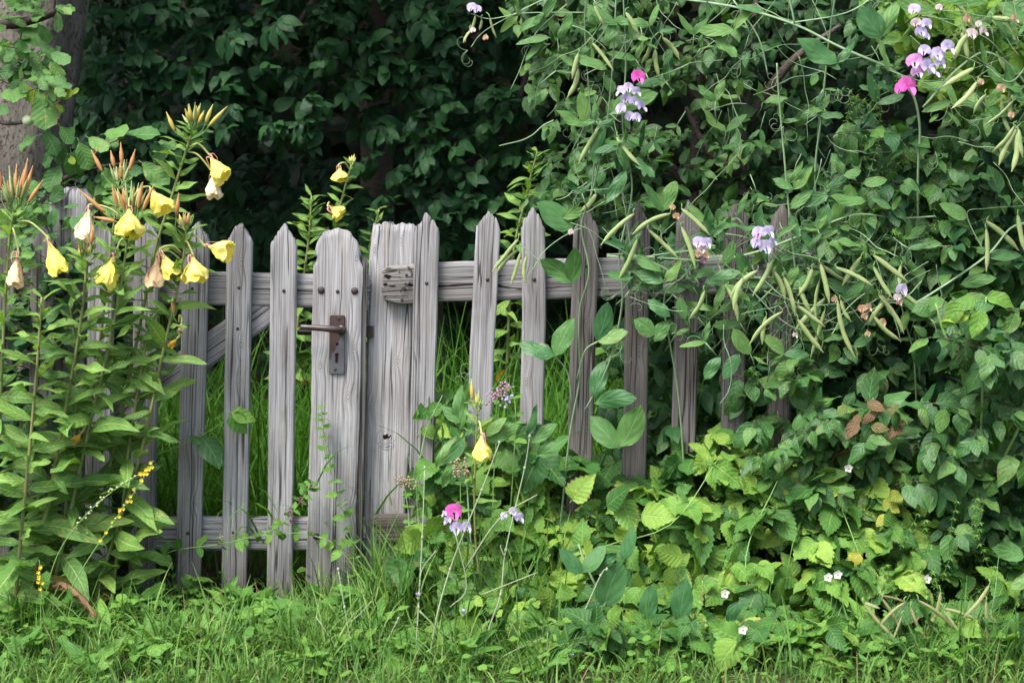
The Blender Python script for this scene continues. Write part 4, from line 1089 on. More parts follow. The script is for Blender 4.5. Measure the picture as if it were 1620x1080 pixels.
# ------------------------------------------------------------------ plum twigs at the upper left
p = Plant('plum_branch', 'plum twigs with serrated leaves and one green fruit at the top left', 'plum', gp(-20, .3))
wood_tube(p, [Vector((W(-160, 500, .35).x, .35, 0)), W(-150, 500, .35), W(-90, 250, .35), W(-30, 60, .3), W(30, 38, .3), W(70, 26, .3), W(95, 15, .3)], .022, .010, 'twig', 'branch', 8)
wood_tube(p, [W(70, 26, .3), W(84, 14, .3), W(86, -20, .3)], .008, .005, 'twig', 'branch', 7)
wood_tube(p, [W(-90, 250, .35), W(-30, 190, .3), W(10, 196, .28), W(40, 193, .27), W(56, 182, .26), W(68, 165, .26)], .007, .003, 'twig', 'branch', 7)
wood_tube(p, [W(56, 182, .26), W(90, 163, .25), W(122, 143, .24)], .0035, .0018, 'stem_red', 'twig', 6)
wood_tube(p, [W(-90, 330, .35), W(-10, 320, .3), W(60, 300, .28), W(120, 275, .27), W(170, 262, .26), W(230, 256, .25)], .011, .003, 'twig', 'branch', 7)
wood_tube(p, [W(60, 300, .28), W(100, 320, .28), W(160, 308, .27)], .004, .002, 'twig', 'twig', 6)
wood_tube(p, [W(120, 275, .27), W(160, 235, .26), W(195, 218, .25)], .004, .002, 'stem_red', 'twig', 6)
wood_tube(p, [W(-60, 140, .35), W(0, 110, .3), W(25, 80, .28), W(35, 50, .28)], .005, .002, 'twig', 'twig', 6)
PLF = [(20, 12, 60, 5), (12, 32, 40, 40), (28, 50, 75, 60), (5, 60, 20, 100), (60, 38, 78, 65), (30, 62, 40, 90), (45, 78, 60, 108), (55, 100, 75, 138), (80, 95, 98, 122), (64, 75, 86, 84),
       (80, 84, 108, 98), (20, 100, 8, 122), (35, 105, 28, 132), (2, 150, 34, 145), (60, 172, 98, 170), (62, 150, 70, 200), (0, 165, 8, 178), (40, 15, 8, -4), (60, 215, 28, 232), (70, 205, 88, 242),
       (95, 200, 112, 225), (118, 200, 104, 220), (125, 225, 140, 265), (100, 225, 92, 258), (85, 235, 70, 262), (140, 218, 168, 236), (150, 235, 135, 262), (112, 240, 118, 285), (95, 262, 78, 300),
       (165, 212, 200, 205), (172, 212, 182, 232), (198, 212, 248, 212), (250, 225, 282, 228), (270, 226, 245, 255), (225, 258, 262, 285), (190, 265, 222, 272), (165, 265, 178, 296), (140, 285, 150, 330), (120, 295, 128, 325), (80, 305, 95, 345), (60, 320, 45, 352), (30, 330, 22, 372), (55, 345, 82, 372)]
r = p.r
for (x0, y0, x1, y1) in PLF:
    Y = .26 + r.uniform(-.06, .06); a = W(x0, y0, Y); b = W(x1, y1, Y - r.uniform(-.01, .03)); L = (b - a).length
    p.leaf('plum', 'plum', a, b - a, UP * .7 + OUT * 1.0 + rv(r, .5), max(L, .05) * 1.12, r.uniform(.95, 1.25))
for (x0, y0, x1, y1) in [(74, 163, 70, 148), (82, 160, 90, 140), (92, 160, 98, 136), (98, 158, 112, 142), (108, 150, 124, 142), (88, 164, 98, 175), (62, 168, 38, 140), (108, 245, 118, 258)]:
    a = W(x0, y0, .24); b = W(x1, y1, .23); p.leaf('plum', 'plum_young', a, b - a, OUT + UP * .5 + rv(r, .6), (b - a).length * 1.1, 1.0)
fill(p, [(20, 285), (250, 250), (240, 340), (150, 400), (20, 420)], .22, .5, 30, 'plum', 'plum', .06, length=.13, alternate=True, pairs=5)
fill(p, [(-60, -30), (100, -30), (60, 150), (-60, 180)], .2, .45, 26, 'plum', 'plum', .06, length=.13, alternate=True, pairs=5)
fill(p, [(40, 270), (120, 300), (150, 330), (130, 430), (60, 460), (10, 400)], -.06, .02, 16, 'plum', 'plum', .055, length=.12, alternate=True, pairs=5, mats=['plum', 'shrub'])
p.part('fruit', MB().ball(W(44, 191, .235), .0165, n=14, m=10), 'plumfruit', label='small pale green unripe plum')
p.finish()
p = Plant('shrub', 'dark green leaves behind the far left pickets and primrose stems', 'shrub', gp(40, .35), 'leafy shrubs behind the fence')
wood_tube(p, [W(50, 800, .4), W(60, 560, .4), W(90, 400, .35)], .01, .004, 'twig', 'branch', 6)
fill(p, [(-60, 400), (90, 400), (130, 520), (120, 800), (-60, 850)], -.08, .0, 26, 'plum', 'shrub', .07, length=.12, mats=['hedge', 'shrub'], pairs=4)
fill(p, [(-60, 330), (130, 350), (190, 480), (180, 800), (-60, 850)], .10, .6, 90, 'plum', 'hedge', .075, length=.14, mats=['hedge', 'shrub', 'dogwood'], pairs=4)
p.finish()

# ------------------------------------------------------------------ bramble and dogwood mound in front of the right fence
def mound_top(px):
    xs = [560, 635, 700, 780, 880, 960, 1040, 1120, 1200, 1300, 1420, 1520, 1640]
    ys = [880, 650, 640, 690, 745, 770, 740, 690, 640, 600, 560, 520, 500]
    return float(np.interp(px, xs, ys))
def mslope(px, py):
    if py > 985: return -.60
    t0 = mound_top(px); k = max(0, min(1, (py - t0) / (1060 - t0)))
    return -.08 - .46 * k ** 1.15
def bramble(label, base_px, poly, n, mats, size=.062, cane=None, deep=.26):
    b = W(base_px, 1000, -.3); b.z = 0
    pl = Plant('bramble', label, 'bramble', b, 'brambles sprawling in front of the right fence'); r = pl.r
    for c_ in (cane or []): pl.stem([W(*q) for q in c_], .0024, .0012, 'stem', 'cane', 6)
    for i in range(int(n * 1.6)):
        px, py = poly_pt(r, poly); Y = mslope(px, py) + deep * r.random() ** 1.1 - (.05 if r.random() < .25 else 0)
        p0 = W(px, py, Y); d = Vector((r.uniform(-.8, .8), -.75, r.uniform(-.3, .45))).normalized()
        nrm = (UP * .9 + OUT * .5 + rv(r, .95)); sz = size * r.uniform(.55, 1.4) * 1.28; m = mats[r.randrange(len(mats))]
        side = d.cross(nrm).normalized()
        q = p0 - d * .07
        pl.tw.tube([q + Vector((0, .03, -.02)), p0], .0011, .0009, 3, cap=False)
        pl.leaf('bram', m, p0, (d + Vector((0, 0, -.45)) + rv(r, .15)), nrm, sz)
        for sg in (-1, 1):
            if r.random() < .9: pl.leaf('bram', m, p0 - d * .012, (d * .35 + side * sg + Vector((0, 0, -.3)) + rv(r, .2)), nrm + rv(r, .25), sz * r.uniform(.72, .92))
    return pl
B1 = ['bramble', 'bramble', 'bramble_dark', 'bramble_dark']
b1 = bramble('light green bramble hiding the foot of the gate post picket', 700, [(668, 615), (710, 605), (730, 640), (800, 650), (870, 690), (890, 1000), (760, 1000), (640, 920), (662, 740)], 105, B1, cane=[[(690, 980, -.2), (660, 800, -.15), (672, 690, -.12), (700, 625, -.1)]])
b1.finish(300, 'stem')
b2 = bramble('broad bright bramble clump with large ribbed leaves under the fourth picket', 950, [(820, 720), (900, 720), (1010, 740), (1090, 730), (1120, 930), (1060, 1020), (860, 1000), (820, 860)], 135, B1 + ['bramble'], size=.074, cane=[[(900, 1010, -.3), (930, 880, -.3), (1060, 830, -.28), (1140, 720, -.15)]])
for (x0, y0, x1, y1, m) in [(1015, 813, 1072, 820, 'bramble'), (1080, 880, 1040, 870, 'bramble'), (985, 790, 1010, 850, 'bramble'), (905, 790, 945, 735, 'bramble'), (960, 800, 1000, 770, 'bramble_dark')]:
    a = W(x0, y0, -.36); b = W(x1, y1, -.40); b2.leaf('bram', m, a, b - a, OUT + UP * .7 + rv(b2.r, .15), .095)
b2.finish(300, 'stem')
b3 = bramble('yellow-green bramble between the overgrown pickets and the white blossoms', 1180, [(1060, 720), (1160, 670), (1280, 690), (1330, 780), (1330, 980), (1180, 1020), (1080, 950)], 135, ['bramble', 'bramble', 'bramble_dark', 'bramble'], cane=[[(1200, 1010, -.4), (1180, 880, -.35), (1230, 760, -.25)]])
b3.finish(300, 'stem')
b4 = bramble('bramble with yellowed leaves left of the dark right corner', 1370, [(1270, 760), (1330, 740), (1460, 760), (1480, 880), (1400, 960), (1300, 960)], 95, ['bramble', 'bramble_dark', 'bramble'], cane=[[(1400, 1010, -.4), (1360, 880, -.35), (1330, 800, -.3)]])
for (x, y) in [(1268, 775), (1285, 790), (1298, 778), (1398, 790), (1405, 815), (1425, 782), (1360, 875)]:
    rr = b4.r; a = W(x, y, mslope(x, y) - .03); b4.leaf('bram', 'bramble_yellow', a, Vector((rr.uniform(-1, 1), -.4, rr.uniform(-.8, .3))), OUT + UP * .6 + rv(rr, .4), rr.uniform(.045, .06))
b4.finish(300, 'stem')
b5 = bramble('shaded bramble behind the dry pods at the bottom right', 1500, [(1330, 900), (1480, 860), (1640, 880), (1640, 1010), (1500, 1005), (1330, 1020)], 105, ['bramble_dark', 'bramble', 'bramble_dark'], deep=.25)
b5.finish(300, 'stem')
b6 = bramble('low bramble leaves in the grass at the bottom middle', 900, [(800, 930), (1000, 930), (1250, 960), (1400, 990), (1380, 1070), (1200, 1085), (900, 1085), (800, 1020)], 135, ['bramble', 'bramble_dark'], size=.060, deep=.10)
b6.finish(300, 'stem')
# white blossoms
for pl_, (x, y) in [(b3, (1147, 938)), (b4, (1325, 908)), (b3, (1342, 740)), (b3, (1175, 995)), (b4, (1310, 912)), (b5, (1466, 915))]:
    Y = mslope(x, y) - .05; c = W(x, y, Y); r = pl_.r; n_ = 5
    f = pl_.part('blossom', MB().ball(c + Vector((0, -.002, 0)), .003, n=7, m=5), 'bud_yellow')
    for k in range(n_):
        a = 2 * math.pi * k / n_ + r.random() * .4; d = Vector((math.cos(a), -.35, math.sin(a)))
        w_ = d.cross(OUT).normalized()
        rows = [[c + d * (.012 * t) + w_ * (.006 * math.sin(math.pi * min(.95, t * .8 + .12)) * s) for s in (-1, 0, 1)] for t in (0, .35, .7, 1)]
        pl_.part('petal', MB().grid(rows), 'white', f)

d1 = Plant('dogwood', 'young dogwood with reddish shoot tips above the brambles', 'dogwood', gp(1330, -.15), 'dogwoods in front of the right fence')
for q in ([(1310, 1000, -.1), (1300, 850, -.12), (1320, 720, -.15), (1370, 660, -.2)], [(1300, 850, -.12), (1250, 740, -.12), (1230, 650, -.12)], [(1320, 720, -.15), (1390, 700, -.2), (1440, 665, -.22)]):
    d1.stem([W(*k) for k in q], .006, .002, 'stem_red', 'branch', 7)
fill(d1, [(1170, 600), (1290, 560), (1400, 600), (1450, 700), (1420, 790), (1290, 790), (1190, 740)], -.26, .1, 60, 'dog', 'dogwood', .076, length=.14, pairs=4, droop=.5)
for (x, y) in [(1340, 640), (1372, 635), (1385, 655), (1410, 665), (1425, 672), (1360, 655), (1352, 665), (1378, 675), (1402, 640), (1420, 640)]:
    rr = d1.r; d1.leaf('dog', 'dogwood_red', W(x, y, -.28), Vector((rr.uniform(-.8, .8), -.4, rr.uniform(-.8, .2))), OUT + UP * .5 + rv(rr, .4), rr.uniform(.04, .058))
d1.finish()
d2 = Plant('dogwood', 'tall dogwood with large pale green leaves at the right edge', 'dogwood', gp(1560, -.25), 'dogwoods in front of the right fence')
for q in ([(1560, 1000, -.2), (1550, 800, -.25), (1555, 600, -.28), (1560, 470, -.3)], [(1555, 600, -.28), (1500, 540, -.3), (1480, 480, -.3)], [(1550, 800, -.25), (1610, 680, -.3), (1640, 600, -.3)]):
    d2.stem([W(*k) for k in q], .006, .002, 'stem', 'branch', 7)
fill(d2, [(1450, 560), (1480, 470), (1570, 450), (1680, 520), (1680, 760), (1560, 720), (1440, 760)], -.40, -.02, 46, 'dog', 'dogwood', .082, length=.15, pairs=4, droop=.6, mats=['dogwood', 'dogwood', 'hedge', 'shrub', 'dogwood'])
for (x0, y0, x1, y1) in [(1545, 470, 1500, 485), (1560, 468, 1590, 475), (1535, 495, 1470, 500), (1550, 490, 1545, 515), (1520, 480, 1490, 510)]:
    a = W(x0, y0, -.42); b = W(x1, y1, -.44); d2.leaf('dog', 'honeysuckle', a, b - a, OUT + UP * .8 + rv(d2.r, .2), .078)
d2.finish()
d3 = Plant('dogwood', 'dark large-leaved dogwood in shade low at the right edge', 'dogwood', gp(1540, -.1), 'dogwoods in front of the right fence')
d3.stem([W(1590, 1000, -.15), W(1570, 860, -.2), W(1530, 760, -.22)], .006, .002, 'stem', 'branch', 7)
fill(d3, [(1420, 740), (1520, 700), (1690, 720), (1690, 900), (1560, 900), (1470, 850)], -.35, .05, 48, 'dog', 'dogwood', .085, length=.15, pairs=4, droop=.6, mats=['dogwood', 'hedge', 'dogwood'])
d3.finish()

# ------------------------------------------------------------------ everlasting peas
VG = 'everlasting pea vines on the fence'
def pea(label, px, Y, name='pea_vine'):
    b = W(px, 900, Y); b.z = 0
    return Plant(name, label, 'pea vine', b, VG)
def pstem(pl, path, r0=.0042, r1=.0026): return pl.stem([W(*q) for q in path], r0, r1, 'pea_stem', 'stem', 6, .42, 6)
def pleaf(pl, x0, y0, x1, y1, Y, ws=1.0, mat='pea', tilt=.5, kind='pea', dY=.01):
    a = W(x0, y0, Y); b = W(x1, y1, Y - dY); pl.leaf(kind, mat, a, b - a, OUT + UP * tilt + rv(pl.r, .25), (b - a).length * 1.03, ws)
def tendril(pl, x, y, Y, dx, dy, n=3):
    r = pl.r; a = W(x, y, Y); s = (4 + Y) / F
    for _ in range(n):
        pts = [a]; ang = math.atan2(-dy, dx) + r.uniform(-.7, .7); p_ = a.copy(); cur = r.uniform(-.3, .3); L = r.uniform(.03, .07)
        for k in range(9):
            p_ = p_ + Vector((math.cos(ang), r.uniform(-.15, .1), math.sin(ang))) * (L / 7); ang += cur + .10 * k * (1 if cur > 0 else -1); pts.append(p_.copy())
        pl.part('tendril', MB().tube(pts, .0008, .0005, 4, cap=False), 'pea_stem')
def pod(pl, x0, y0, x1, y1, Y, mat='pod', wpx=9):
    r = pl.r; s = (4 + Y) / F; a = W(x0, y0, Y + r.uniform(-.008, .008)); b = W(x1, y1, Y + r.uniform(-.012, .004)); d = b - a
    sag = d.orthogonal().normalized(); sag = Vector((-d.z, 0, d.x)).normalized() * d.length * r.uniform(-.08, .08)
    n = 10; pts = [a + d * (i / n) + sag * math.sin(math.pi * i / n) for i in range(n + 1)]
    w = wpx * s * .40 * r.uniform(.85, 1.1)
    rad = [w * (.28 if i == 0 else .75 if i == 1 else .42 if i == n - 1 else .1 if i == n else 1.0 + .08 * math.sin(i * 2.2)) for i in range(n + 1)]
    mb = MB(); nb = 8; t = d.normalized(); u = Vector((-t.z, 0, t.x)).normalized(); v = t.cross(u); tw = r.uniform(-.6, .6)
    for i, p_ in enumerate(pts):
        for k in range(nb):
            an = 2 * math.pi * k / nb; cu, cv = math.cos(an) * rad[i], math.sin(an) * rad[i] * .5
            mb.v.append(p_ + u * (cu * math.cos(tw) - cv * math.sin(tw)) + v * (cu * math.sin(tw) + cv * math.cos(tw)))
    for i in range(n):
        for k in range(nb): a_ = i*nb + k; b_ = i*nb + (k+1) % nb; mb.f.append((a_, b_, b_ + nb, a_ + nb))
    o = pl.part('pod', mb, mat)
    seam = MB().tube([p_ + (u * math.cos(tw) + v * math.sin(tw)) * rad[i] * .98 for i, p_ in enumerate(pts)], .0007, .0006, 4, cap=False)
    pl.part('seam', seam, 'pod_red', o)
    st = MB().tube(catmull([a + Vector((r.uniform(-.01, .01), .004, .014)), a + Vector((r.uniform(-.004, .004), 0, .008)), a], 4), .0011, .0014, 5); pl.part('stalk', st, 'stem', o)
def pflower(pl, x, y, Y, size, mat, face=0.0, mat2=None, droop=-.10):
    """banner, two wings and keel; size = banner width in photo pixels"""
    r = pl.r; s = (4 + Y) / F; R = size * s * .56; c = W(x, y + size * .05, Y)
    f = Vector((math.sin(face), -math.cos(face), -droop)).normalized(); rt = UP.cross(f) * -1; rt.normalize(); u = f.cross(rt) * -1
    if u.z < 0: u = -u
    cal = pl.part('flower', MB().tube(catmull([c - f * .006 + u * .012 , c - f * .008 + u * .003, c - f * .004, c], 4), .0012, .0032, 7), 'stem')
    rows = []; p1 = r.uniform(0, 6)
    for i in range(7):
        t = i / 6; row = []
        for k in range(9):
            q = -1 + k / 4; a = q * 2.35
            rad = R * t * (1.0 - .10 * math.exp(-(q / .18) ** 2) * t) * (1 + .05 * math.sin(q * 7 + p1) * t)
            row.append(c + rt * math.sin(a) * rad + u * (math.cos(a) * rad * .95 + R * .12 * t) + f * (R * (.30 * t - .30 * t * t * abs(math.sin(a)) - .10 * t * t + .10 * math.sin(q * 9 + p1) * t)))
        rows.append(row)
    pl.part('petal', MB().grid(rows), mat, cal)
    for sg in (-1, 1):
        rows = []
        for i in range(6):
            t = i / 5; wv = math.sin(math.pi * min(1, t * .9 + .08)) ** .7
            row = [c + f * (R * (.30 + .60 * t)) - u * (R * (.20 + .72 * t)) + rt * sg * (R * (.10 + .38 * wv * (k / 3))) + u * (R * .42 * wv * (k / 3 - .3)) for k in range(4)]
            rows.append(row)
        pl.part('petal', MB().grid(rows), mat2 or mat, cal)
def vine_leaves(pl, poly, Y0, Y1, n, lo=.05, hi=.085, mats=('pea', 'pea', 'pea_dark')):
    r = pl.r
    for _ in range(n):
        x, y = poly_pt(r, poly); Y = r.uniform(Y0, Y1); c = W(x, y, Y); a = r.uniform(-.9, .9)
        d = Vector((math.sin(a), r.uniform(-.4, .1), math.cos(a) * (1 if r.random() < .8 else -1))).normalized(); q = c - d * r.uniform(.03, .05)
        pl.part('leaf_stalk', MB().tube([q - d * .01 + Vector((0, .01, 0)), q.lerp(c, .5) + rv(r, .003), c], .0022, .0026, 5, .4), 'pea_stem')
        m = mats[r.randrange(len(mats))]; sd = d.cross(OUT).normalized(); L = r.uniform(lo * .8, hi * 1.1); w_ = r.uniform(.40, .85)
        for sg in (-1, 1):
            pl.leaf('pea', m, c, d * r.uniform(.5, 1.1) + sd * sg * r.uniform(.5, 1) + OUT * .15 + rv(r, .1), OUT * 1.0 + UP * .5 + sd * sg * -.3 + rv(r, .3), L * r.uniform(.85, 1.1), w_)
        if r.random() < .7:
            px_, py_, _z = proj(np.array([c])); tendril(pl, float(px_[0]), float(py_[0]), Y, d.x, -d.z, 2)
def vine_stems(pl, poly, Y0, Y1, n, rad=.0017):
    r = pl.r
    for _ in range(n):
        x, y = poly_pt(r, poly); Y = r.uniform(Y0, Y1); p_ = W(x, y, Y); a = r.uniform(0, 6.28); d = Vector((math.cos(a), r.uniform(-.2, .2), math.sin(a))); pts = [p_.copy()]; L = r.uniform(.10, .28)
        for k in range(5):
            p_ = p_ + d * (L / 5); d = (d + rv(r, .35)).normalized(); pts.append(p_.copy())
        q = rad * r.uniform(.5, 1.25); pl.part('stem', MB().tube(catmull(pts, 3), q, q * .7, 5, .6), 'pea_stem')
def pods_at(pl, poly, Y0, Y1, n):
    r = pl.r
    for _ in range(n):
        x, y = poly_pt(r, poly); a = r.gauss(0, .55); L = r.uniform(34, 66)
        pod(pl, x, y, x + math.sin(a) * L, y + math.cos(a) * L, r.uniform(Y0, Y1), wpx=9)
def fin(pl):
    pl.finish(300, 'stem')

VA = [(880, 330), (870, 100), (900, -20), (1060, -20), (1080, 200), (1060, 330), (960, 380)]
# climbing through the fourth picket up to the lilac spike
v = pea('pea vine winding up the fourth picket to the lilac flower spike', 905, -.11)
pstem(v, [(880, 900, -.1), (900, 700, -.1), (917, 600, -.1), (916, 540, -.1), (918, 485, -.1), (932, 430, -.1), (920, 360, -.1), (935, 310, -.1), (950, 250, -.1), (962, 180, -.1), (970, 90, -.1), (976, -30, -.08)], .0042, .003)
pstem(v, [(925, 650, -.12), (955, 595, -.12), (972, 545, -.12), (985, 470, -.12), (980, 400, -.12), (1000, 300, -.1), (985, 200, -.1), (990, 100, -.1), (985, -30, -.1)], .004, .003)
pstem(v, [(932, 330, -.1), (940, 250, -.09), (932, 150, -.08), (925, 40, -.08), (930, -30, -.08)], .003, .002)
pstem(v, [(906, 447, -.11), (918, 485, -.1)], .0022, .0022); pstem(v, [(878, 563, -.12), (898, 590, -.11), (905, 640, -.1)], .0024, .0022); pstem(v, [(945, 540, -.13), (925, 555, -.12), (912, 600, -.11)], .0024, .0022)
pstem(v, [(965, 180, -.1), (985, 192, -.12), (998, 150, -.13), (1005, 118, -.14)], .0016, .0012)
for q in [(905, 447, 855, 412, 1.0, 'pea'), (905, 447, 908, 392, 1.15, 'pea'), (878, 563, 826, 534, 1.0, 'pea_dark'), (878, 563, 905, 503, 1.05, 'pea'), (945, 540, 962, 478, 1.0, 'pea_dark'), (945, 540, 993, 523, 1.0, 'pea'),
          (942, 637, 1006, 630, 1.05, 'pea_dark'), (940, 630, 955, 570, .9, 'pea_dark'), (978, 708, 940, 656, 1.15, 'pea'), (981, 706, 1013, 642, 1.15, 'pea'), (905, 362, 850, 322, 1.3, 'pea_dark'), (890, 345, 925, 330, 1.0, 'pea'),
          (925, 195, 918, 145, .9, 'pea'), (925, 200, 880, 175, .8, 'pea'), (965, 180, 1040, 140, .8, 'pea'), (945, 240, 1010, 215, .8, 'pea'), (940, 260, 955, 200, .8, 'pea_dark'), (960, 110, 910, 85, .7, 'pea'), (958, 70, 985, 20, .7, 'pea'),
          (975, 40, 930, 10, .7, 'pea'), (1028, 40, 972, 22, .6, 'pea'), (1028, 42, 1040, 5, .7, 'pea'), (820, 40, 790, 10, .6, 'pea'), (822, 50, 860, 20, .7, 'pea'), (860, 30, 880, -10, .7, 'pea'), (905, 20, 880, 60, .7, 'pea'), (1045, 320, 1015, 290, .8, 'pea'), (1047, 330, 1070, 285, .8, 'pea'), (990, 270, 960, 320, .8, 'pea_dark'), (1000, 250, 1035, 280, .8, 'pea_dark')]:
    pleaf(v, *q[:4], -.13, q[4], q[5])
for q in [(937, 68, 970, 112), (915, 85, 905, 125), (915, 110, 897, 155), (950, 200, 915, 260), (975, 217, 1012, 262), (1030, 68, 1015, 100), (1037, 80, 1043, 122), (1048, 60, 1075, 95), (943, 307, 918, 335), (940, 10, 955, 40), (990, 20, 1010, 55)]: pod(v, *q, -.13)
for q in [(820, 378, 778, 430), (820, 395, 785, 433), (823, 400, 808, 450), (833, 405, 830, 445)]: pod(v, *q, -.13, wpx=8)
pstem(v, [(822, 385, -.12), (845, 405, -.12), (880, 435, -.11), (905, 447, -.11)], .0016, .0018)
for (x, y, sz, m, fc) in [(1010, 122, 22, 'magenta', .3), (982, 144, 17, 'lilac', -.8), (994, 139, 16, 'lilac', 0), (1007, 145, 16, 'lilac', .6), (990, 156, 16, 'lilac', -.3), (1003, 160, 15, 'lilac', .2), (1015, 168, 18, 'lilac', .8), (982, 172, 17, 'lilac', -.5), (996, 184, 15, 'lilac', -.2), (1007, 186, 15, 'lilac', .3)]: pflower(v, x, y, -.15 - .01 * (x % 3), sz, m, fc)
for (x, y) in [(905, 195), (940, 130), (1000, 60), (870, 70), (920, 300), (985, 320), (740, 80), (850, 90)]: tendril(v, x, y, -.12, 1 if x % 2 else -1, .6)
vine_leaves(v, VA, -.16, .05, 34, .045, .075); vine_stems(v, VA, -.15, .0, 26)
# spray reaching left at the top
pstem(v, [(925, 20, -.1), (860, 20, -.12), (820, 22, -.14), (775, 30, -.16), (745, 22, -.17)], .002, .0014)
pstem(v, [(930, -20, -.1), (870, -5, -.12), (790, 35, -.15), (760, 55, -.16), (745, 75, -.17)], .002, .0013)
for (x, y, sz, m) in [(746, 12, 15, 'lilac'), (755, 15, 13, 'lilac'), (748, 48, 9, 'faded'), (768, 60, 9, 'brownpetal')]: pflower(v, x, y, -.18, sz, m, -.3)
for q in [(752, 25, 740, 55), (762, 32, 758, 48), (775, 28, 785, 60), (745, 48, 733, 68)]: pod(v, *q, -.17, wpx=5)
for q in [(820, 25, 790, 50), (822, 25, 815, -8), (860, 20, 835, 45), (870, 60, 815, 65), (860, 62, 830, 95)]: pleaf(v, *q, -.14, .6)
fin(v)

v = pea('upright thick pea stem rising past the picket tops beside the lilac pair', 1245, -.14)
pstem(v, [(1262, 800, -.05), (1262, 560, -.1), (1258, 430, -.14), (1248, 330, -.15), (1240, 240, -.15), (1232, 150, -.15), (1229, 100, -.15)], .0055, .0035)
pstem(v, [(1315, 520, -.08), (1290, 300, -.08), (1300, 180, -.08), (1312, 60, -.08), (1325, -30, -.08)], .005, .004)
pstem(v, [(1455, 600, -.06), (1452, 300, -.08), (1455, 200, -.08), (1440, 140, -.1), (1410, 110, -.1), (1330, 75, -.1), (1260, 40, -.1), (1180, 15, -.1), (1090, 0, -.1), (1000, -10, -.08)], .006, .0045)
pstem(v, [(1160, 0, -.09), (1200, 60, -.09), (1215, 120, -.09)], .003, .003); pstem(v, [(1245, -20, -.1), (1258, 40, -.1)], .004, .004)
pstem(v, [(1240, 38, -.1), (1340, 20, -.1), (1400, -20, -.1)], .003, .0025)
for q in [(1255, 300, 1228, 278, .9), (1255, 300, 1285, 265, .8), (1250, 330, 1285, 300, .8), (1250, 290, 1270, 255, .6), (1325, 100, 1262, 62, 1.0), (1325, 100, 1352, 66, .8), (1395, 60, 1362, 10, 1.3), (1395, 58, 1425, -5, .7), (1330, 110, 1300, 90, .8), (1160, 48, 1105, 45, .8), (1160, 48, 1190, 10, .6), (1290, 115, 1285, 135, 1.2),
          (1335, 275, 1322, 240, 1.1), (1335, 278, 1362, 270, 1.2), (1310, 310, 1268, 322, 1.0), (1250, 340, 1262, 375, 1.0), (1370, 318, 1315, 310, .8), (1365, 290, 1405, 282, 1.0), (1410, 330, 1380, 310, .9), (1412, 332, 1425, 310, .9), (1310, 322, 1290, 370, .9), (1130, 60, 1165, 90, 1.0), (1210, 20, 1165, 5, .7), (1405, 115, 1395, 60, .35), (1415, 110, 1430, 85, .6)]: pleaf(v, *q[:4], -.16, q[4], 'pea' if (q[0] + q[1]) % 3 else 'pea_dark')
for (x, y, n) in [(1325, 140, 5), (1165, 85, 5), (1230, 120, 3), (1240, 200, 3), (1170, 100, 4), (1350, 330, 3), (1280, 380, 3)]: tendril(v, x, y, -.16, .4 if x % 2 else -.5, 1, n)
vine_leaves(v, [(1080, -20), (1440, -20), (1440, 120), (1330, 330), (1180, 330), (1090, 150)], -.14, .1, 40, .045, .08); vine_stems(v, [(1080, -20), (1440, -20), (1440, 120), (1330, 330), (1180, 330), (1090, 150)], -.14, .05, 32)
pflower(v, 1200, 368, -.22, 20, 'lilac', -.3, 'pink'); pflower(v, 1216, 366, -.22, 20, 'lilac', .4); pflower(v, 1196, 384, -.22, 17, 'lilac', -.5); pflower(v, 1212, 390, -.22, 22, 'lilac', .1); pflower(v, 1222, 380, -.22, 15, 'lilac', .7)
pstem(v, [(1240, 430, -.16), (1228, 390, -.2), (1212, 362, -.21), (1208, 352, -.21)], .0015, .0011)
fin(v)

v = pea('pea spray with bright pink and lilac flowers in the top right corner', 1560, -.2)
pstem(v, [(1600, 900, -.1), (1640, 600, -.15), (1650, 300, -.2), (1630, 150, -.22), (1570, 85, -.25), (1520, 105, -.27), (1460, 170, -.28)], .005, .003)
pstem(v, [(1590, 90, -.25), (1560, 60, -.27), (1510, 40, -.28), (1480, 28, -.28), (1458, 25, -.28)], .0018, .0012)
pstem(v, [(1560, 105, -.27), (1510, 85, -.28), (1480, 88, -.29), (1455, 95, -.29)], .0018, .0012)
pstem(v, [(1505, 140, -.28), (1480, 140, -.28), (1455, 138, -.28), (1438, 132, -.28)], .0018, .0012)
pstem(v, [(1575, 110, -.26), (1545, 90, -.28), (1540, 60, -.28), (1540, 30, -.28), (1530, 5, -.28)], .002, .0014)
pstem(v, [(1640, 80, -.25), (1600, 130, -.28), (1560, 105, -.27)], .003, .002); pstem(v, [(1600, -30, -.25), (1612, 40, -.27), (1650, 120, -.27)], .003, .003)
pstem(v, [(1505, 140, -.28), (1507, 165, -.28), (1530, 190, -.28), (1570, 185, -.28)], .0018, .001)
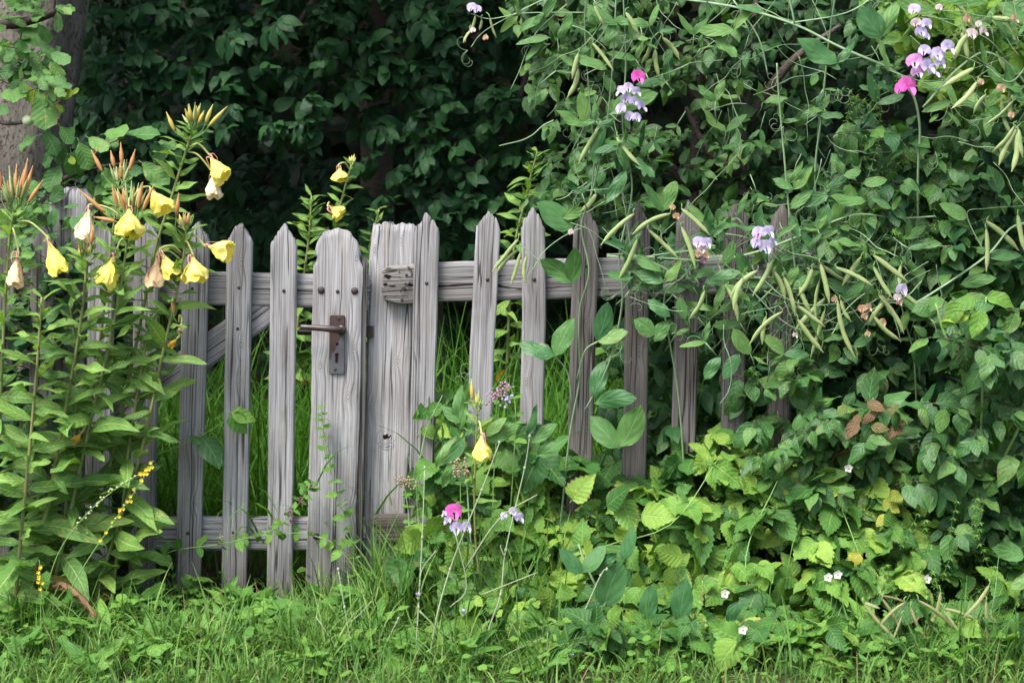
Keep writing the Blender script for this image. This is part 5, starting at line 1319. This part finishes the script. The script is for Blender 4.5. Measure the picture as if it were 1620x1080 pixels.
for (x, y, sz, m, fc, m2) in [(1436, 136, 30, 'magenta', .35, 'magenta'), (1424, 140, 18, 'magenta', -.6, None), (1447, 97, 24, 'pink', -.2, 'lilac'), (1452, 114, 20, 'pink', .1, 'lilac'), (1468, 105, 24, 'lilac', .5, None), (1476, 112, 22, 'lilac', .7, None), (1462, 80, 18, 'lilac', -.4, None),
                      (1483, 86, 22, 'lilac', 0, None), (1500, 75, 24, 'lilac', .4, 'faded'), (1488, 100, 18, 'lilac', .3, None), (1446, 15, 18, 'lilac', -.5, 'faded'), (1466, 38, 18, 'lilac', .3, None), (1457, 50, 18, 'lilac', 0, None), (1449, 36, 15, 'faded', -.4, None), (1466, 58, 12, 'lilac', .2, None), (1486, 12, 11, 'faded', 0, None),
                      (1530, 30, 12, 'brownpetal', 0, None), (1537, 54, 18, 'faded', 0, None), (1556, 50, 16, 'faded', .5, None), (1548, 38, 10, 'faded', -.4, None), (1605, 30, 14, 'brownpetal', .6, None), (1584, 140, 14, 'brownpetal', .1, None), (1552, 130, 10, 'brownpetal', 0, None), (1600, 182, 10, 'brownpetal', 0, None)]: pflower(v, x, y, -.30, sz, m, fc, m2)
for q in [(1540, 108, 1490, 138), (1545, 130, 1505, 172), (1530, 55, 1510, 95), (1570, 28, 1600, 30), (1605, 200, 1570, 240), (1607, 205, 1580, 262), (1608, 210, 1600, 272), (1560, 150, 1540, 180), (1612, 205, 1618, 250)]: pod(v, *q, -.30, wpx=11)
for q in [(1563, 108, 1585, 130, .9), (1565, 120, 1615, 145, .8), (1557, 106, 1556, 62, .6), (1620, 68, 1582, 66, .5), (1590, 105, 1625, 110, .5), (1505, 160, 1460, 175, .6), (1540, 190, 1570, 180, .5), (1600, 70, 1575, 20, .8), (1516, 190, 1515, 200, .8), (1520, 200, 1500, 175, .5), (1555, 5, 1500, -5, .8), (1480, 20, 1420, 0, .7), (1625, 170, 1590, 100, .6), (1485, 180, 1470, 190, .7), (1630, 40, 1590, -5, .9)]: pleaf(v, *q[:4], -.27, q[4])
vine_leaves(v, [(1480, -20), (1690, -20), (1690, 260), (1560, 260), (1500, 150)], -.28, -.05, 26, .05, .085); vine_stems(v, [(1480, -20), (1690, -20), (1690, 260), (1560, 260), (1450, 150)], -.3, -.05, 34); pods_at(v, [(1500, 0), (1620, 20), (1620, 180), (1520, 160)], -.3, -.2, 8)
for (x, y) in [(1530, 190), (1560, 185), (1500, 165), (1600, 150), (1480, 240), (1430, 120)]: tendril(v, x, y, -.28, .5, 1)
fin(v)

v = pea('tangled pea vine loaded with green pods over the right rail', 1150, -.13)
pstem(v, [(1090, 900, -.05), (1075, 640, -.08), (1050, 480, -.12), (1070, 440, -.13), (1010, 405, -.13), (960, 402, -.12)], .0045, .003)
pstem(v, [(960, 405, -.10), (1050, 408, -.11), (1120, 412, -.12), (1190, 400, -.12), (1260, 375, -.12), (1350, 340, -.12), (1420, 345, -.12), (1480, 342, -.12)], .004, .003)
pstem(v, [(1000, 410, -.12), (1060, 400, -.13), (1110, 398, -.13), (1150, 420, -.13), (1180, 450, -.13), (1250, 515, -.14), (1320, 520, -.14), (1400, 480, -.14), (1436, 486, -.15)], .0026, .0022)
pstem(v, [(1436, 486, -.15), (1480, 460, -.16), (1560, 405, -.17), (1600, 360, -.17), (1640, 350, -.17)], .0036, .003); pstem(v, [(1436, 486, -.15), (1475, 508, -.16), (1485, 540, -.16), (1498, 560, -.16)], .0022, .0016)
pstem(v, [(1450, 640, -.05), (1445, 560, -.1), (1430, 500, -.14), (1415, 420, -.14), (1420, 380, -.14)], .0045, .003); pstem(v, [(1560, 405, -.17), (1530, 340, -.17), (1560, 330, -.18), (1640, 325, -.18)], .0026, .002)
pstem(v, [(1245, 640, -.08), (1245, 520, -.13), (1250, 450, -.14), (1225, 405, -.15), (1210, 400, -.15)], .003, .002); pstem(v, [(1300, 560, -.1), (1310, 470, -.15), (1300, 415, -.16)], .002, .0015)
pstem(v, [(1375, 560, -.1), (1372, 470, -.15), (1370, 400, -.16)], .002, .0015); pstem(v, [(1110, 470, -.13), (1100, 500, -.13), (1120, 440, -.14), (1160, 395, -.15), (1195, 375, -.16)], .002, .0015)
pstem(v, [(1117, 560, -.1), (1118, 470, -.13), (1116, 420, -.15), (1110, 378, -.16)], .0022, .0014)
for q in [(1003, 338, 950, 388), (1060, 338, 1000, 371), (1026, 364, 1074, 410), (1008, 379, 978, 443), (1078, 330, 1123, 372), (1078, 359, 1100, 425), (1115, 460, 1090, 505), (1222, 412, 1190, 468), (1198, 428, 1155, 470), (1225, 430, 1242, 475), (1240, 438, 1258, 500), (1305, 472, 1257, 522), (1262, 483, 1305, 517), (1238, 493, 1185, 546), (1262, 505, 1303, 558), (1305, 490, 1282, 566), (1325, 475, 1353, 566), (1330, 475, 1346, 508),
          (1362, 407, 1332, 452), (1382, 404, 1435, 445), (1382, 422, 1412, 472), (1302, 420, 1340, 445), (1322, 423, 1380, 452), (1285, 425, 1262, 468), (1298, 418, 1312, 480), (1390, 467, 1430, 528), (1382, 500, 1426, 540), (1297, 442, 1292, 510), (1560, 350, 1612, 397), (1560, 362, 1560, 430), (1610, 340, 1622, 400), (1175, 440, 1160, 490), (1150, 455, 1167, 508)]: pod(v, *q, -.17 - .02 * ((q[0] * 7) % 3), wpx=9.5)
for q in [(1048, 334, 1022, 292, .8), (1048, 334, 1072, 288, .8), (1125, 372, 1120, 330, .9), (1127, 374, 1150, 352, .6), (1046, 430, 1008, 396, .8), (1050, 446, 1008, 426, .9), (1053, 445, 1078, 412, .9), (1115, 447, 1170, 430, .9), (1145, 420, 1160, 380, .9), (1165, 400, 1190, 440, .9), (1100, 440, 1130, 420, .8), (1075, 470, 1085, 505, 1.0), (1240, 560, 1282, 560, .8), (1240, 560, 1210, 528, .9), (1330, 475, 1368, 445, .9), (1345, 462, 1305, 440, .7),
          (1262, 420, 1240, 455, .8), (1268, 400, 1300, 370, .6), (1285, 395, 1270, 365, .7), (1370, 545, 1385, 525, .8), (1350, 548, 1380, 528, .9), (1325, 570, 1352, 568, 1.0), (1435, 490, 1425, 525, .8), (1560, 405, 1618, 402, .7), (1530, 345, 1490, 320, 1.0), (1470, 500, 1430, 470, .9), (1480, 520, 1500, 545, 1.0), (1000, 440, 960, 430, .8), (1060, 500, 1030, 470, 1.0), (1035, 530, 1005, 505, 1.6), (1035, 540, 1058, 508, 1.2), (1115, 600, 1140, 565, 1.0), (1160, 520, 1190, 560, 1.1), (1170, 560, 1145, 600, 1.0), (1500, 480, 1560, 470, 1.0), (1520, 450, 1575, 440, .9)]:
    pleaf(v, *q[:4], -.16, q[4], 'pea' if (q[0] + q[3]) % 3 else 'pea_dark')
for (x, y, sz, m, fc) in [(1105, 383, 18, 'lilac', -.3), (1118, 384, 18, 'lilac', .3), (1110, 394, 15, 'faded', 0), (1105, 402, 11, 'brownpetal', -.3), (1118, 403, 11, 'brownpetal', .3), (1113, 412, 9, 'purple', 0), (1427, 458, 19, 'lilac', .2), (1420, 470, 12, 'faded', -.2), (1423, 478, 11, 'brownpetal', .1), (1364, 488, 13, 'brownpetal', -.3), (1374, 486, 13, 'brownpetal', .4), (1368, 500, 11, 'brownpetal', 0), (1396, 510, 13, 'brownpetal', .2), (1373, 528, 9, 'brownpetal', 0), (1320, 474, 10, 'brownpetal', 0), (1070, 342, 11, 'brownpetal', .2), (1064, 328, 9, 'brownpetal', 0), (1258, 530, 9, 'faded', .4), (903, 367, 9, 'faded', -.3)]: pflower(v, x, y, -.19, sz, m, fc)
vine_leaves(v, [(970, 350), (1250, 340), (1480, 340), (1500, 480), (1440, 580), (1240, 610), (1080, 560), (1000, 480)], -.17, -.05, 70, .045, .085, ('pea', 'pea_dark', 'pea'))
BAND = [(960, 385), (1250, 360), (1480, 370), (1490, 500), (1300, 540), (1050, 500), (965, 450)]
vine_leaves(v, BAND, -.13, -.045, 60, .05, .09, ('pea', 'pea_dark', 'pea_dark')); vine_stems(v, BAND, -.2, -.06, 60); pods_at(v, [(1130, 390), (1420, 380), (1440, 500), (1200, 510)], -.22, -.1, 7)
r = v.r
for _ in range(26): tendril(v, r.uniform(960, 1460), r.uniform(350, 560), -.15, r.uniform(-1, 1), r.uniform(-.3, 1), 2)
fin(v)

v = pea('low pea vine with broad dark leaves in front of the brambles, bottom middle', 960, -.45)
pstem(v, [(1010, 1060, -.45), (960, 960, -.45), (930, 900, -.44), (915, 860, -.42)], .004, .003)
pstem(v, [(1130, 1010, -.45), (1040, 1050, -.47), (1020, 1030, -.48), (1050, 980, -.48)], .0028, .002)
for q in [(920, 906, 888, 868, 1.0), (922, 904, 955, 862, 1.1), (955, 960, 985, 890, 1.2), (960, 950, 905, 985, .8), (1050, 1042, 1000, 1050, .8), (1052, 1042, 1070, 1000, 1.0), (1040, 1000, 1010, 980, .8), (1020, 990, 1033, 925, .8), (1075, 985, 1085, 915, .9), (1090, 1030, 1105, 980, 1.1), (945, 900, 975, 875, 1.1), (985, 885, 1000, 835, 1.0), (1170, 950, 1150, 990, 1.0)]: pleaf(v, *q[:4], -.50, q[4], 'pea_dark', tilt=.6)
for (x, y, sz, m) in [(897, 1074, 18, 'lilac'), (910, 1072, 16, 'lilac'), (922, 1076, 15, 'lilac')]: pflower(v, x, y, -.55, sz, m, 0)
fin(v)
v = pea('little pea vine with a magenta bloom low beside the gate post', 740, -.3)
pstem(v, [(760, 1000, -.33), (745, 860, -.33), (735, 700, -.25), (728, 640, -.22), (738, 600, -.2)], .003, .002)
pstem(v, [(745, 860, -.33), (728, 835, -.36)], .0018, .0014); pstem(v, [(750, 880, -.33), (790, 840, -.36), (805, 815, -.36)], .0018, .0014)
for q in [(730, 668, 702, 642, 1.0), (728, 680, 730, 610, .7), (735, 690, 705, 735, .8), (735, 690, 760, 660, .8), (770, 700, 822, 672, .8), (768, 690, 800, 660, .8), (720, 730, 700, 770, .8), (722, 728, 748, 735, .7), (740, 640, 738, 600, .6), (835, 690, 850, 640, .6), (840, 700, 880, 670, .8), (850, 720, 900, 690, .9), (690, 740, 720, 690, .6)]: pleaf(v, *q[:4], -.26, q[4], 'pea_dark' if q[0] % 2 else 'pea')
for (x, y, sz, m, fc) in [(718, 808, 26, 'magenta', .2), (708, 822, 14, 'lilac', -.6), (722, 834, 20, 'lilac', 0), (738, 832, 18, 'lilac', .6), (703, 812, 10, 'lilac', -.7), (812, 808, 14, 'lilac', .2), (822, 818, 16, 'lilac', .6), (797, 815, 12, 'lilac', -.5)]: pflower(v, x, y, -.38, sz, m, fc)
for (x, y) in [(735, 600), (742, 610), (800, 690)]: tendril(v, x, y, -.25, -.3, -1, 3)
fin(v)
v = pea('drooping pea stem with ripening yellowish pods at the bottom right', 1450, -.55)
pstem(v, [(1380, 1060, -.5), (1400, 1010, -.52), (1425, 965, -.54), (1440, 940, -.55)], .002, .0014); pstem(v, [(1530, 1060, -.5), (1545, 1000, -.53), (1562, 945, -.55)], .002, .0014)
pstem(v, [(1540, 1060, -.5), (1570, 960, -.55), (1580, 880, -.5)], .002, .0016); pstem(v, [(1450, 1050, -.5), (1475, 990, -.53), (1490, 960, -.55)], .002, .0014)
for q in [(1367, 955, 1422, 1016), (1392, 942, 1434, 953), (1395, 946, 1425, 996), (1432, 952, 1390, 994), (1427, 974, 1408, 1022), (1440, 960, 1466, 1012), (1452, 949, 1512, 997), (1488, 936, 1462, 1002), (1492, 962, 1549, 982), (1493, 965, 1536, 1029), (1565, 925, 1524, 976), (1560, 950, 1566, 1019), (1567, 973, 1622, 1024), (1368, 953, 1392, 962)]: pod(v, *q, -.56 - .015 * (q[0] % 3), 'pod_dry', wpx=7)
for q in [(1620, 880, 1570, 868, 1.2), (1440, 1050, 1455, 1010, .9), (1640, 900, 1600, 930, 1.0), (1555, 970, 1590, 940, .7)]: pleaf(v, *q[:4], -.52, q[4], 'pea')
fin(v)

# ------------------------------------------------------------------ small herbs and flowers in front
def herb_stem(pl, path, n, size, mat='herb', r0=.0018, r1=.0012, stem='stem', kind='herb', first=.05, droop=.1):
    c, _ = pl.stem([W(*q) for q in path], r0, r1, stem, n=7); r = pl.r; m = len(c)
    for i in range(n):
        t = first + (1 - first) * i / max(1, n - 1); f = t * (m - 1); k = min(m - 2, int(f)); p_ = c[k].lerp(c[k+1], f - k); tg = (c[k+1] - c[k]).normalized()
        sv = Matrix.Rotation(math.pi / 2 * (i % 2) + r.uniform(-.3, .3), 3, tg) @ tg.orthogonal().normalized()
        for sg in (-1, 1):
            pl.leaf(kind, mat, p_, sv * sg + tg * .45 - UP * droop + rv(r, .2), UP + OUT * .6 + rv(r, .4), size * r.uniform(.7, 1.15) * (1 - .35 * t))
    return c
def florets(pl, px, py, Y, n, spread, rad, mat, name='flower_head'):
    r = pl.r; mb = MB(); s = (4 + Y) / F
    for _ in range(n):
        x, y = r.gauss(0, spread * .45), r.gauss(0, spread * .4)
        mb.ball(W(px + x, py + y, Y + r.uniform(-.012, .012)), rad * r.uniform(.7, 1.3), (1, 1, 1.2), 6, 4)
    return pl.part(name, mb, mat)
def small(name, label, cat, px, Y, group=None):
    b = W(px, 950, Y); b.z = 0; return Plant(name, label, cat, b, group)
p = small('oregano', 'oregano stem slanting across the gate bottom rail, purple tips', 'oregano', 250, -.1)
herb_stem(p, [(180, 960, -.12), (210, 905, -.11), (270, 872, -.1), (350, 860, -.1), (430, 838, -.1), (462, 810, -.1), (484, 780, -.1), (492, 765, -.1)], 19, .052)
herb_stem(p, [(545, 870, -.08), (520, 855, -.09), (475, 843, -.1), (430, 846, -.1), (390, 852, -.1)], 9, .046)
herb_stem(p, [(236, 880, -.1), (255, 840, -.11), (260, 825, -.11)], 4, .026)
for (x, y) in [(492, 768), (478, 792), (458, 810), (462, 822)]: florets(p, x, y, -.11, 14, 7, .0022, 'purple')
florets(p, 350, 850, -.11, 16, 8, .002, 'bud_green'); p.finish(300, 'stem')
p = small('climbing_weed', 'thin leafy weed climbing up the latch board', 'weed', 560, -.08)
herb_stem(p, [(562, 930, -.08), (556, 850, -.08), (535, 790, -.08), (520, 730, -.08), (512, 680, -.08), (508, 645, -.08)], 16, .044, 'herb')
p.finish(300, 'stem')
p = small('creeper', 'two heart shaped leaves on a thin stalk before the gate', 'creeper', 250, -.08)
p.stem([W(245, 720, -.05), W(290, 702, -.07), W(330, 682, -.08), W(362, 662, -.09)], .0018, .0012, 'stem')
for (x0, y0, x1, y1, m) in [(363, 655, 392, 684, 'herb'), (366, 652, 404, 658, 'herb'), (318, 690, 346, 740, 'dogwood'), (320, 700, 300, 690, 'dogwood')]:
    a, b = W(x0, y0, -.1), W(x1, y1, -.11); p.leaf('dog', m, a, b - a, OUT + UP * .6, (b - a).length * 1.05, 1.2)
p.finish(300, 'stem')
p = small('oregano', 'pink flowering oregano in front of the second and third fence pickets', 'oregano', 800, -.2)
herb_stem(p, [(790, 930, -.22), (780, 800, -.22), (785, 700, -.2), (790, 640, -.2)], 8, .04)
herb_stem(p, [(800, 900, -.2), (812, 740, -.18), (815, 640, -.16), (800, 600, -.15)], 8, .042, 'herb')
for (x, y, m, n) in [(790, 622, 'oregano', 34), (803, 635, 'lilac', 18), (778, 628, 'oregano', 18), (800, 612, 'oregano', 20)]: florets(p, x, y, -.22, n, 12, .0028, m)
p.finish(300, 'stem')
for (lab, bx, pts, heads) in [('oregano with dry seed heads left of the yellow flower in the bramble', 728, [(740, 960, -.3), (730, 830, -.3), (728, 740, -.3)], [(727, 733), (735, 745), (722, 745)]),
                       ('oregano with a brown seed head above the low bramble at the bottom', 965, [(985, 1060, -.5), (975, 1010, -.5), (960, 990, -.5)], [(955, 980), (970, 990), (950, 993), (962, 996)]),
                       ('small oregano bud cluster at the foot of the gate post board', 645, [(660, 960, -.2), (648, 830, -.18), (640, 765, -.16)], [(636, 760), (645, 764)])]:
    p = small('oregano', lab, 'oregano', bx, pts[0][2]); herb_stem(p, pts, 7, .034)
    for (x, y) in heads: florets(p, x, y, pts[-1][2] - .01, 26, 11, .0028, 'oregano_dry')
    p.finish(300, 'stem')
# agrimony
for (lab, path, fl) in [('yellow agrimony spike leaning over the primrose leaves', [(75, 1000, -.38), (130, 900, -.38), (180, 825, -.38), (215, 775, -.38), (243, 728, -.38)], 26),
                        ('green agrimony seed spike tipped with yellow, leaning right', [(60, 990, -.40), (90, 880, -.40), (140, 810, -.40), (195, 765, -.40), (243, 738, -.40)], -34),
                        ('small yellow agrimony at the far left in the weeds', [(80, 1040, -.42), (68, 960, -.42), (62, 885, -.42)], 8)]:
    p = small('agrimony', lab, 'agrimony', path[0][0], path[0][2], 'agrimony spikes'); c, _ = p.stem([W(*q) for q in path], .0018, .0009, 'stem', n=10); r = p.r
    N = abs(fl)
    for i in range(N):
        t = (.42 if N > 10 else .72) + (.58 if N > 10 else .28) * i / N; q = c[min(len(c) - 1, int(t * (len(c) - 1)))] + rv(r, .006)
        yellow = fl > 0 or i > N - 7
        if yellow:
            f = MB()
            for k in range(5):
                a = 2*math.pi*k/5; d = Vector((math.cos(a), -.5, math.sin(a))); w_ = d.cross(OUT).normalized()
                f.grid([[q, q, q], [q + d * .0035 - w_ * .0022, q + d * .004, q + d * .0035 + w_ * .0022], [q + d * .005 - w_ * .001, q + d * .0055, q + d * .005 + w_ * .001]])
            p.part('floret', f, 'agri') if (fl < 0 or N < 10 or r.random() < .8) else p.part('seed_cup', MB().ball(q, .0032, n=7, m=5), 'bud_green')
        else: p.part('seed_cup', MB().ball(q, .0042 * (1 - .3 * t), n=7, m=5), 'bud_green')
    for i in range(5):
        q = c[1 + i]; p.leaf('plum', 'weed', q, rv(r) + UP * .2, UP + OUT, .05)
    p.finish(300, 'stem')
# chicory: wiry grey-green stems with lilac heads
CH = [('chicory stem with a pale blue head in the bottom middle', [(672, 1090, -.62), (690, 980, -.62), (712, 900, -.6), (735, 840, -.6), (762, 775, -.58), (790, 700, -.56)], [[(735, 900), (790, 820), (850, 782)], [(712, 960), (738, 928), (720, 842)]], [(733, 971)]),
      ('forked chicory stem rising before the magenta pea bloom', [(755, 1090, -.6), (772, 1000, -.6), (792, 940, -.6), (800, 870, -.58), (830, 740, -.55), (838, 690, -.55)], [[(762, 940), (800, 925), (850, 905)], [(798, 880), (792, 865), (793, 862)]], []),
      ('chicory stem with one lilac head nearly hidden by grass, left of the tuft', [(655, 1090, -.62), (662, 960, -.6), (668, 850, -.58), (672, 740, -.55)], [[(662, 965), (700, 1000), (727, 1018)], [(664, 930), (668, 900), (690, 870)]], [(662, 944)]),
      ('low arching chicory stem with a lilac head at the bottom', [(740, 1085, -.66), (800, 1075, -.66), (850, 1062, -.66), (900, 1048, -.66)], [[(770, 1055), (810, 1030), (860, 1008)], [(865, 1060), (866, 1010), (867, 1000)]], [(904, 1040)]),
      ('bare dry chicory stalk standing in the grass before the latch board', [(578, 1090, -.6), (600, 1040, -.6), (630, 978, -.6)], [], []),
      ('branched dry chicory stalk crossing the grass at the bottom left of the tuft', [(575, 1080, -.6), (560, 1040, -.6), (545, 960, -.58), (535, 900, -.56)], [[(552, 985), (570, 970), (588, 950)], [(570, 1060), (545, 1040), (500, 975)]], []),
      ('long grey chicory stem leaning right over the low bramble', [(790, 1060, -.55), (860, 1020, -.55), (910, 990, -.54), (950, 910, -.52), (960, 900, -.52)], [[(905, 995), (960, 975), (985, 965)]], [])]
for (lab, path, brs, heads) in CH:
    p = small('chicory', lab, 'chicory', path[0][0], path[0][2], 'wiry chicory stems in the front grass'); p.stem([W(*q) for q in path], .0024, .0013, 'chicory')
    for b in brs: p.stem([W(x, y, path[1][2]) for (x, y) in b], .0016, .0012, 'chicory', 'branch')
    r = p.r
    for (x, y, Y) in path[1:]:
        p.part('node', MB().ball(W(x, y, Y), .0036, (1, 1, 1.5), 7, 5), 'chicory')
    for (x, y) in heads:
        c = W(x, y, path[1][2]); f = p.part('flower', MB().tube([c - UP * .012, c - UP * .004, c], .002, .005, 8), 'stem')
        for k in range(12):
            a = 2*math.pi*k/12 + r.uniform(-.2, .2); d = Vector((math.cos(a) * .55, math.sin(a) * .55 - .2, .8)); w_ = d.cross(UP).normalized() * .002; L = r.uniform(.011, .016)
            p.part('petal', MB().grid([[c - w_ * .4, c + w_ * .4], [c + d * L * .6 - w_, c + d * L * .6 + w_], [c + d * L - w_ * .8, c + d * L + w_ * .8]]), 'lilac', f)
    p.finish(300, 'stem')
# fallen, withered primrose leaf
p = small('withered_leaf', 'large pinkish brown withered leaf hanging low at the left', 'leaf', 130, -.32)
rows = []
pp_ = catmull([W(85, 922, -.30), W(110, 930, -.33), W(132, 945, -.35), W(148, 972, -.36), W(158, 980, -.36)], 5)
for i, q in enumerate(pp_):
    t = i / (len(pp_) - 1); w_ = .016 * math.sin(math.pi * (t * .85 + .1)) * (1 + .25 * math.sin(t * 17)); sd_ = Vector((.6, -.2, .75))
    rows.append([q + sd_ * (w_ * s) + Vector((.003 * math.sin(t * 21 + s * 5), -.018 * (1 - abs(s)) + .008 * math.sin(t * 13 + s * 4), .004 * math.sin(t * 16 + s * 7))) for s in (-1, -.5, 0, .5, 1)])
p.part('blade', MB().grid(rows), 'dead'); p.stem([W(85, 922, -.3), W(70, 940, -.28), W(62, 985, -.26)], .002, .0016, 'stem_red', 'stalk')
p.finish()

# weeds with broad leaves in the front grass, each its own rosette
WEEDS = [(30, 1010, -.40, .11, 9, 'plum', 'broad toothed weed rosette at the bottom left corner'), (105, 1050, -.50, .08, 8, 'oval', 'round-leaved weed at the bottom left near the edge'),
         (250, 960, -.22, .085, 10, 'herb', 'leafy weed at the foot of the second gate picket'), (310, 975, -.14, .07, 12, 'herb', 'upright nettle-like weed before the third gate picket'),
         (370, 985, -.25, .14, 7, 'prim', 'long pale dock leaves before the gate pickets'), (405, 990, -.22, .13, 6, 'prim', 'second tuft of dock leaves beside the pale one'),
         (450, 1040, -.45, .10, 7, 'prim', 'low narrow-leaved plantain in the grass below the latch board'), (200, 1010, -.38, .07, 12, 'herb', 'small-leaved weed patch left of the gate pickets'), (240, 1060, -.52, .13, 8, 'prim', 'plantain rosette at the bottom below the left gate pickets'),
         (330, 1050, -.50, .12, 8, 'prim', 'plantain rosette at the bottom below the middle gate pickets'), (540, 1000, -.30, .08, 9, 'herb', 'weed with soft leaves beneath the keyhole board'), (590, 880, -.12, .06, 14, 'bram', 'small lobed weed at the foot of the post board'),
         (640, 1050, -.58, .10, 8, 'oval', 'pale broad-leaved weed at the bottom, left of the chicory'), (1270, 1060, -.60, .09, 9, 'oval', 'wide-leaved weed in the grass under the white blossoms'), (1400, 1070, -.64, .07, 8, 'oval', 'low weed below the ripening pods'), (1590, 1060, -.62, .08, 9, 'bram', 'low bramble sprout in the bottom right corner'), (160, 930, -.2, .08, 10, 'herb', 'weed clump under the agrimony at the fence foot'), (60, 950, -.3, .1, 10, 'prim', 'dense narrow leaves under the leftmost primrose')]
for (x, y, Y, sz, n, kind, lab) in WEEDS:
    b = W(x, y, Y); b.z = 0; p = Plant('weed', lab, 'weed', b, 'broad-leaved weeds in the front grass'); r = p.r
    hs = r.uniform(.02, .06) if kind in ('prim',) else r.uniform(.04, .10)
    p.stem([b, b + Vector((.005, 0, hs * .5)), b + Vector((0, -.01, hs))], .0025, .0015, 'stem')
    for i in range(n * 2):
        a = i * 2.4 + r.uniform(-.3, .3); t = i / (n * 2); d = Vector((math.cos(a), math.sin(a), .35 + .9 * t if kind == 'prim' else .1 + .3 * t))
        p.leaf(kind, 'weed' if r.random() < .7 else 'herb', b + UP * hs * t, d + rv(r, .15), UP + OUT * .25 + rv(r, .25), sz * r.uniform(.6, 1.1) * (1 - .3 * t), 1.0 if kind != 'prim' else 1.1)
    p.finish(300, 'stem')
# uncountable low ground cover: small round leaves through the grass, and under the brambles
r = rng('cover'); items = []
for _ in range(1700):
    X, Y = r.uniform(-1.7, 1.7), r.uniform(-1.1, .05)
    if r.random() < .3 and X > -.4: Y = r.uniform(-.45, -.05)
    hh = r.uniform(.01, .07) if X < -.25 else r.uniform(.01, .10)
    a = r.uniform(0, 6.3); items.append((('oval', 'herb')[r.randrange(2)], r.randrange(NVAR), 'weed', frame(Vector((X, Y, hh)), Vector((math.cos(a), math.sin(a), r.uniform(-.2, .3))), UP + rv(r, .5), r.uniform(.014, .034))))
for _ in range(150):
    X, Y = r.uniform(-1.5, 1.5), r.uniform(-.75, -.08)
    if X > .1 and r.random() < .6: continue
    kd = ('prim', 'plum', 'herb', 'prim')[r.randrange(4)]; sz = r.uniform(.05, .12) * (1 if kd == 'prim' else .62)
    for k in range(r.randrange(4, 9)):
        a = r.uniform(0, 6.3); items.append((kd, r.randrange(NVAR), 'weed', frame(Vector((X + r.uniform(-.015, .015), Y + r.uniform(-.015, .015), r.uniform(0, .05))), Vector((math.cos(a), math.sin(a), r.uniform(.15, 1.3))), UP + OUT * .4 + rv(r, .5), sz * r.uniform(.6, 1.15))))
o = merged_leaves('ground_cover', items)[0]; tag(o, 'small round ground cover leaves among the front grass', 'ground cover', None, 'stuff')
# bedstraw: airy whorls in the right-hand shade
for (lab, poly, n) in [('airy fine bedstraw hanging in front of the dark right shrub', [(1320, 150), (1430, 140), (1440, 300), (1330, 330)], 16), ('fine bedstraw filling the shade under the hanging pods', [(1180, 520), (1380, 500), (1400, 620), (1200, 640)], 20), ('bedstraw threads beside the lone pods at the right', [(1400, 330), (1540, 360), (1520, 420), (1400, 420)], 10), ('bedstraw growing up behind the ripening pods', [(1400, 860), (1560, 830), (1600, 1000), (1420, 1000)], 16)]:
    cx_ = sum(q[0] for q in poly) / 4; Yb = -.08 if 'ripening' not in lab else -.45
    p = small('bedstraw', lab, 'bedstraw', cx_, Yb); r = p.r; st = MB(); items = []
    for _ in range(n):
        x, y = poly_pt(r, poly); a = W(x, y, Yb + r.uniform(-.05, .08)); d = Vector((r.uniform(-.5, .5), r.uniform(-.3, .1), r.uniform(.2, 1))).normalized(); pts = [a + d * (.022 * k) + rv(r, .003) for k in range(6)]
        st.tube(pts, .0006, .0004, 3, cap=False)
        for q in pts[1:]:
            for k in range(6):
                e = Matrix.Rotation(k * 1.047, 3, d) @ d.orthogonal().normalized()
                items.append(('prim', 0, 'herb', frame(q, e + d * .3, d, .014, 1.0)))
    o = p.part('threads', st, 'stem'); o['kind'] = 'stuff'; merged_leaves('whorls', items, p.e, p.b)
print('objects', len(bpy.data.objects))
